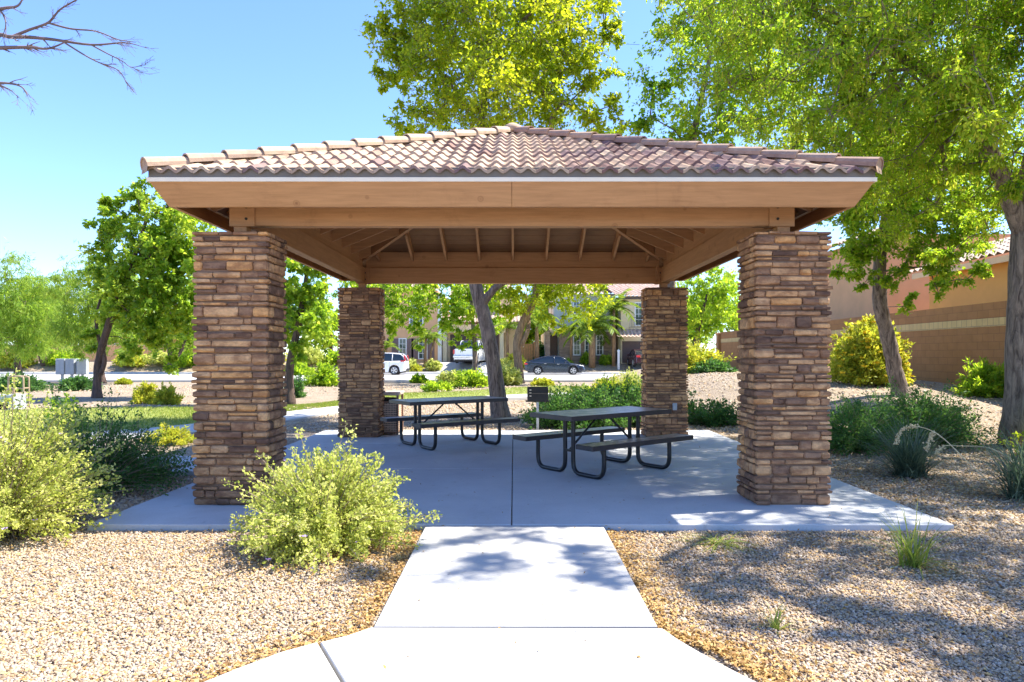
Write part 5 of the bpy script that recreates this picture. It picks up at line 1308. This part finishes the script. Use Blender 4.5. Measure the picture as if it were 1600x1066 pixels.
# flower pot-like planter before the stone house
# block wall along the berm
def wallseg(lb, pts, name, zt):
    r = thing(name, lb, 'wall', (pts[0][0], pts[0][1], 0)); return r
zt = 2.85
yw = thing('block_wall', 'brown block wall with a pale band running back along the right berm', 'wall', (12.2, 12, 0))
mb = MB(); mb.box(0, -6, -.2, .2, 28.2, zt - .62); mb.box(0, -6, zt - .40, .2, 28.2, zt - .003); mb.build('wall', M['cmu'], yw)
mb = MB(); mb.box(-.008, -6, zt - .618, .208, 28.2, zt - .402); mb.build('band', M['cmul'], yw)
mb = MB(); mb.box(-.14, 28.2, -.2, .32, 28.66, zt - .10); pl = mb.build('pillar', M['cmu'], yw)
mb = MB(); mb.box(-.18, 28.16, zt - .098, .36, 28.70, zt - .03, bev=.01); mb.build('cap', M['st_pink'], pl)
# right hand houses
hr = thing('house', 'orange stucco house with pale tile roof behind the block wall on the right', 'house', (14.2, 14, .7))
mb = MB(); mb.box(0, -6, -.8, 9, 9.3, 3.62); mb.build('wall', M['st_org'], hr)
mb = MB(); mb.box(2.6, -4, 3.0, 9, 6.5, 6.4); uw = mb.build('upper_wall', M['st_pink'], hr)
window(hr, .2, 1.6, 4.4, 5.5, 2.6, 2, 3, axis='x')
mb = MB(); roof_plane(mb, (-.45, 9.7, 3.66), (-.45, -6.4, 3.66), (2.58, -6.4, 4.75), (2.58, 9.7, 4.75)); 
roof_plane(mb, (2.2, 6.9, 6.38), (2.2, -4.4, 6.38), (5.6, -4.4, 7.6), (5.6, 6.9, 7.6)); mb.build('roof', M['rt_pale'], hr)
mb = MB(); mb.box(-.42, -6.3, 3.42, -.34, 9.6, 3.6); mb.box(-.34, -6.3, 3.56, -.003, 9.6, 3.60); mb.build('eave', M['st_tan'], hr)
hp = thing('house', 'pink stucco house beyond the orange one behind the block wall', 'house', (14.6, 27, .7))
mb = MB(); mb.box(0, 0, -.8, 9, 11, 5.6); mb.build('wall', M['st_pink'], hp); mb = MB(); roof_plane(mb, (-.5, 11.4, 5.6), (-.5, -.5, 5.6), (4.5, -.5, 7.4), (4.5, 11.4, 7.4)); mb.build('roof', M['rt_pale'], hp)
# long pink garden wall far left
fw_ = thing('garden_wall', 'low pink garden wall far across the street on the left', 'wall', (-40, 72, .8)); mb = MB(); mb.box(-45, 0, -.3, 14, .2, 1.7); mb.build('wall', M['st_pink'], fw_); mb = MB(); mb.box(-45, -.04, 1.7, 14, .24, 1.78); mb.build('coping', M['st_tan'], fw_)
fh = thing('house', 'distant pink house behind the far trees at the left edge', 'house', (-48, 92, .8)); mb = MB(); mb.box(-10, 0, -.5, 10, 10, 3.2); mb.build('wall', M['st_pink'], fh); mb = MB(); roof_plane(mb, (-10.6, -.6, 3.2), (10.6, -.6, 3.2), (7, 5, 5), (-7, 5, 5)); mb.build('roof', M['rt_brown'], fh); window(fh, -6, -4.5, .9, 2.2, 0); window(fh, 3, 4.5, .9, 2.2, 0)
# ------------------------------------------------------------------ mailboxes and utility cage
lbls = ['leftmost grey mailbox unit by the street', 'middle grey mailbox unit by the street', 'right grey mailbox unit by the street, side panel in the sun']
for i, px in enumerate((97.5, 112.5, 129)):
    d = 50 if False else 38.9
    p = at(px, 590, d); z = -.03; r = thing('mailbox_unit', lbls[i], 'mailbox', (p.x, d, z), R(0 if i < 2 else 18), 'grey mailbox units by the street')
    mb = MB(); hz = .62 if False else .36
    mb.box(-.25, -.22, .42, .25, .22, 1.32, bev=.015); bd = mb.build('cabinet', M['greybox'], r)
    mb = MB()
    for q in range(2):
        for k in range(5): mb.box(-.21 + q * .215, -.228, .47 + k * .165, -.21 + q * .215 + .20, -.2205, .47 + k * .165 + .15)
    mb.build('mail_door', M['greybox'], bd)
    mb = MB(); mb.box(-.06, -.06, 0, .06, .06, .42, bev=.005); mb.box(-.16, -.16, 0, .16, .16, .03); mb.build('pedestal', M['greybox'], r)
ub = at(16, 637, 19.3); ut = thing('utility_box', 'grey concrete utility box with a square vent at the left edge', 'utility box', (ub.x, 19.3, H(ub.x, 19.3)))
mb = MB(); mb.box(-.42, -.25, 0, .28, .25, .46, bev=.015); mb.build('housing', M['greybox'], ut); mb = MB(); mb.box(-.14, -.262, .05, .12, -.2505, .24); 
mb.build('vent', M['dark'], ut)
pf = thing('pipe_frame', 'tan pipe frame standing on the utility box at the left edge', 'pipe frame', (ub.x, 19.5, H(ub.x, 19.3)))
mb = MB()
for yy in (0, .22):
    mb.tube(cr([(-.20, yy, 0), (-.20, yy, .85), (-.17, yy, .93), (-.1, yy, .96), (.12, yy, .96), (.2, yy, .93), (.23, yy, .85), (.23, yy, 0)], 4), .024, 8)
mb.tube([(-.2, 0, .62), (.23, 0, .62)], .02, 8); mb.tube([(-.2, .0, .62), (-.2, .22, .62)], .02, 8); mb.tube([(.23, .0, .62), (.23, .22, .62)], .02, 8)
mb.build('pipe', M['tanpipe'], pf, True)
# ------------------------------------------------------------------ vehicles
def paint(name, c, metal=.2, rough=.25):
    m, t, b = nodes(name); f = noise(t, 3, 3); r = ramp(t, [(.3, tuple(x * .95 for x in c)), (.7, c)], f); t.links.new(r.outputs[0], b.inputs['Base Color'])
    b.inputs['Metallic'].default_value = metal; b.inputs['Roughness'].default_value = rough; b.inputs['Coat Weight'].default_value = .6; b.inputs['Coat Roughness'].default_value = .05; return m
M['p_white'] = paint('white_car_paint', (.80, .81, .82), 0); M['p_dark'] = paint('dark_blue_grey_paint', (.035, .045, .065), .5); M['p_red'] = paint('dark_red_paint', (.06, .015, .028), .3)
M['tyre'] = simple('tyre_rubber', (.02, .02, .02), .85, .1); M['rim'] = simple('alloy_rim', (.62, .63, .64), .3, .05, metal=.7); M['black'] = simple('black_trim', (.015, .015, .016), .5); M['lamp_r'] = glass('tail_lamp', (.55, .02, .02), .2); M['lamp_w'] = glass('head_lamp', (.75, .76, .78), .1); M['chrome'] = simple('chrome_trim', (.7, .7, .7), .2, .03, metal=.9)
def wheel(par, x, s, hw, r):
    y1 = s * hw; y0 = s * (hw - .22); mb = MB(); d = Vector((0, s, 0))
    mb.tube([(x, y0, r), (x, y0 + s * .02, r), (x, y1 - s * .02, r), (x, y1, r)], [r * .93, r, r, r * .94], 24); t = mb.build('tyre', M['tyre'], None, True); t.parent = None
    w_ = t; w_.name = 'wheel'; w_.parent = par; KIDS.setdefault(par.name, []).append(w_)
    mb = MB(); mb.tube([(x, y1, r), (x, y1 + s * .008, r)], [r * .66, r * .64], 22); mb.build('rim', M['black'], w_)
    mb = MB()
    mb.disc((x, y1 + s * .008, r), (0, s, 0), r * .14, .014, 12)
    for k in range(10):
        a = k * math.pi / 5 + (.09 if k % 2 else -.09) * 1.2 + (0 if k % 2 == 0 else -.0); a = (k // 2) * 2 * math.pi / 5 + (.16 if k % 2 else -.16)
        mb.beam((x + math.cos(a) * r * .1, y1 + s * .014, r + math.sin(a) * r * .1), (x + math.cos(a) * r * .62, y1 + s * .014, r + math.sin(a) * r * .62), .012, r * .13, up=Vector((-math.sin(a), 0, math.cos(a))))
    pts = [(x + math.cos(q * math.pi / 12) * r * .64, y1 + s * .012, r + math.sin(q * math.pi / 12) * r * .64) for q in range(25)]
    mb.tube(pts, .014, 5, cap=False); mb.build('spokes', M['rim'], w_)
    return w_
def car(name, label, loc, rz, pm, prof, roof, L, W, wr, wx, glass_in=.90, style='sedan', cat='car'):
    """prof: body-side top line [(x,z)], roof: glasshouse outline [(x,z)] from rear base over the roof to front base; x forward"""
    r = thing(name, label, cat, loc, rz); hw = W / 2
    def zat(pl, x):
        for (xa, za), (xb, zb) in zip(pl[:-1], pl[1:]):
            if xa <= x <= xb: return za + (zb - za) * (x - xa) / (xb - xa + 1e-9)
        return pl[-1][1] if x > pl[-1][0] else pl[0][1]
    # body loft, with wheel arches cut in the lower edge
    xsn = sorted(set([p[0] for p in prof] + [round(-L / 2 + L * k / 60, 3) for k in range(61)])); mb = MB(); vs = []; n = 0
    def sill(x):
        z = .20
        for q in wx:
            d = abs(x - q); R_ = wr * 1.17
            if d < R_: z = max(z, wr + math.sqrt(R_ * R_ - d * d))
        return z
    rings = []
    for x in xsn:
        e = min(1, (L / 2 - abs(x)) / .55 + .0); ww = hw * (.80 + .20 * math.sqrt(max(0, 1 - (1 - e) ** 2)) if e < 1 else 1)
        zt_ = zat(prof, x); zs = min(sill(x), zt_ - .12); zf = .20 + (.14 * (1 - e) if e < 1 else 0); zs = max(zs, zf)
        zm = zs + (zt_ - zs) * .62
        sec = [(ww - .04, zs), (ww, zs + .03), (ww + .005, zm), (ww - .02, zt_ - .06), (ww - .07, zt_ - .012), (ww * .6, zt_ + .01), (0, zt_ + .022)]
        ring = [(x, y, z) for y, z in sec] + [(x, -y, z) for y, z in sec[:-1][::-1]]
        rings.append(ring)
    m = len(rings[0]); vs = [p for rg in rings for p in rg]; fs = []
    for i in range(len(rings) - 1):
        for k in range(m - 1): a = i * m + k; fs.append((a, a + 1, a + m + 1, a + m))
    fs.append(tuple(range(m))); fs.append(tuple((len(rings) - 1) * m + k for k in range(m))[::-1])
    mb.add(vs, fs); body = mb.build('body', pm, r, True); autosmooth(body, 35)
    mb = MB(); mb.box(-L / 2 + .25, -hw + .16, .18, L / 2 - .25, hw - .16, .62); mb.build('underbody', M['black'], body)
    # glasshouse
    rings = []; rt = max(z for _, z in roof)
    out = []
    for i, (x, z) in enumerate(roof):
        zb = zat(prof, x) + .005; f = (z - .9) / (rt - .9); yw_ = (hw - .07) * (1 - .20 * max(0, f))
        out.append((x, z, yw_))
    # side glass polygon + roof shell
    mb = MB(); vs = []
    zb_ = [zat(prof, x) + .0 for x, _, _ in out]
    for (x, z, y_), zb in zip(out, zb_): vs += [(x, y_, z), (x, -y_, z), (x, hw - .075, min(zb, z)), (x, -(hw - .075), min(zb, z))]
    fs = []
    for i in range(len(out) - 1):
        a = 4 * i; b = a + 4; fs += [(a + 2, b + 2, b, a), (a + 1, b + 1, b + 3, a + 3), (a, b, b + 1, a + 1)]
    mb.add(vs, fs); gl = mb.build('windows', M['cglass'], r); autosmooth(gl, 30)
    # body coloured roof, pillars and rails
    mb = MB()
    top = [q for q in out if q[1] > rt - .10]
    vs = []
    for (x, z, y_) in top: vs += [(x, y_ + .012, z - .035), (x, y_ - .06, z + .012), (x, 0, z + .03), (x, -y_ + .06, z + .012), (x, -y_ - .012, z - .035)]
    fs = []
    for i in range(len(top) - 1):
        for k in range(4): a = 5 * i + k; fs.append((a, a + 1, a + 6, a + 5))
    mb.add(vs, fs)
    for s in (-1, 1):
        pa = [Vector((x, s * (y_ + .004), z)) for x, z, y_ in out]
        mb.tube(pa, .035, 6)
        for bx2 in ([.0] if style in ('sedan', 'truck') else [.0, -1.15]):
            x = bx2 - .05; zt2 = zat([(q[0], q[1]) for q in out], x); yt = hw * .78
            mb.tube([(x + .02, s * (hw - .07), zat(prof, x)), (x, s * ((hw - .07) * .8 + .01), zt2 - .02)], .032, 5)
    mb.build('roof', pm, r, True)
    for x in wx:
        for s in (-1, 1): wheel(r, x, s, hw - .005, wr)
    for s in (-1, 1):
        mb = MB(); mx = 0.75 if style != 'truck' else .95; mb.box(mx, s * hw if s > 0 else -hw - .17, zat(prof, mx) - .01, mx + .12, s * hw + .17 if s > 0 else -hw, zat(prof, mx) + .13, bev=.03); mb.build('mirror', pm, r)
        for hxp in ((-.75, .25) if style != 'truck' else (-.2, .75)):
            mb = MB(); y = s * (hw + .012); mb.box(hxp - .09, min(y, y - s * .03), zat(prof, hxp) - .13, hxp + .09, max(y, y - s * .03), zat(prof, hxp) - .10, bev=.006); mb.build('door_handle', M['chrome'] if style != 'truck' else M['black'], r)
    mb = MB()
    for s in (-1, 1):
        for sx_ in ((-1.0, -.02, .95) if style != 'truck' else (-.55, .42, 1.3)):
            mb.box(sx_ - .006, min(s * (hw + .0055), s * (hw - .01)), .34, sx_ + .006, max(s * (hw + .0055), s * (hw - .01)), zat(prof, sx_) - .07)
    mb.build('door_seam', M['black'], body)
    return r, zat
sed_prof = [(-2.34, .80), (-2.25, .98), (-1.9, 1.03), (-1.2, 1.00), (0, .95), (.9, .93), (1.1, .92), (1.7, .84), (2.15, .72), (2.34, .55)]
sed_roof = [(-1.95, 1.035), (-1.5, 1.19), (-1.0, 1.36), (-.5, 1.435), (0, 1.45), (.35, 1.42), (.7, 1.28), (1.15, .93)]
z_ = -.03
c1, za = car('sedan', 'dark blue-grey sedan parked at the far kerb before the stone-fronted house', (X(866, 53.6), 53.6, z_), 0, M['p_dark'], sed_prof, sed_roof, 4.68, 1.82, .33, (-1.32, 1.42))
for s in (-1, 1):
    mb = MB(); mb.box(-2.36, min(s * .48, s * .80), .78, -2.22, max(s * .48, s * .80), .93, bev=.03); mb.box(-2.30, min(s * .76, s * .868), .79, -2.0, max(s * .76, s * .868), .90, bev=.02); mb.build('tail_light', M['lamp_r'], c1)
    mb = MB(); mb.box(2.02, min(s * .60, s * .80), .60, 2.25, max(s * .60, s * .80), .72, bev=.03); mb.build('headlight', M['lamp_w'], c1)
mb = MB(); mb.box(2.28, -.5, .30, 2.36, .5, .50, bev=.02); mb.build('grille', M['black'], c1)
suv_prof = [(-2.26, .70), (-2.22, 1.05), (-1.9, 1.10), (-1.0, 1.08), (0, 1.04), (.9, 1.02), (1.1, 1.0), (1.8, .93), (2.15, .80), (2.26, .60)]
suv_roof = [(-2.18, 1.10), (-2.0, 1.45), (-1.8, 1.60), (-1.0, 1.68), (-.3, 1.69), (.3, 1.64), (.65, 1.50), (1.2, 1.0)]
c2, za = car('suv', 'white suv parked at the far kerb, half hidden by the left rear column', (X(592, 53.3), 53.3, z_), R(180), M['p_white'], suv_prof, suv_roof, 4.52, 1.84, .36, (-1.36, 1.32), style='suv')
for s in (-1, 1):
    mb = MB(); mb.beam((-2.10, s * .80, 1.52), (-2.20, s * .86, 1.08), .10, .10, up=Vector((1, 0, 0)), bev=.02); mb.beam((-2.20, s * .84, 1.10), (-1.85, s * .905, 1.06), .05, .10, bev=.01); mb.build('tail_light', M['lamp_r'], c2)
    mb = MB(); mb.box(2.0, min(s * .6, s * .82), .80, 2.2, max(s * .6, s * .82), .92, bev=.03); mb.build('headlight', M['lamp_w'], c2)
mb = MB(); mb.box(-2.30, -.75, .28, -2.10, .75, .50, bev=.04); mb.build('rear_bumper', M['black'], c2)
# pickup seen from behind in the driveway: cab + open bed
tk_prof = [(-2.9, 1.08), (-2.88, 1.20), (-.85, 1.22), (-.8, 1.22), (1.3, 1.20), (1.5, 1.22), (2.5, 1.15), (2.8, 1.0), (2.9, .8)]
tk_roof = [(-.80, 1.25), (-.72, 1.80), (-.55, 1.93), (.2, 1.96), (.7, 1.92), (1.0, 1.75), (1.5, 1.22)]
tkx = X(729, 59.6); tz = H(tkx, 61.5) + .07
tr_, za = car('pickup', 'white pickup truck backed to the street in the pink house driveway', (tkx + .35, 62.0 - 1.6 + .0, H(tkx, 60.4) + .07), R(90 - 8), M['p_white'], tk_prof, tk_roof, 5.8, 2.0, .42, (-1.75, 1.75), style='truck', cat='pickup truck')
mb = MB(); mb.box(-2.93, -.78, .70, -2.885, .78, 1.22, bev=.02); tg = mb.build('tailgate', M['p_white'], tr_); mb = MB(); mb.box(-2.94, -.14, 1.05, -2.93, .14, 1.13); mb.build('handle', M['black'], tg)
for s in (-1, 1):
    mb = MB(); mb.box(-2.925, min(s * .82, s * .97), .80, -2.80, max(s * .82, s * .97), 1.14, bev=.01); mb.build('tail_light', M['lamp_r'], tr_)
mb = MB(); mb.box(-3.05, -.95, .48, -2.90, .95, .66, bev=.03); mb.build('rear_bumper', M['chrome'], tr_); mb = MB(); mb.box(-3.056, -.16, .50, -3.05, .16, .64); mb.build('number_plate', M['white'], tr_)
mb = MB(); mb.box(-2.8, -.80, 1.235, -.90, .80, 1.252); mb.build('bed_cover', M['black'], tr_)
c4, za = car('sedan', 'dark maroon car in front of the brown garage door', (X(997, 60.2), 58.9, H(11, 59.5) + .07), R(90), M['p_red'], sed_prof, sed_roof, 4.68, 1.82, .33, (-1.32, 1.42))
for s in (-1, 1):
    mb = MB(); mb.box(-2.36, min(s * .48, s * .80), .78, -2.22, max(s * .48, s * .80), .93, bev=.03); mb.build('tail_light', M['lamp_r'], c4)
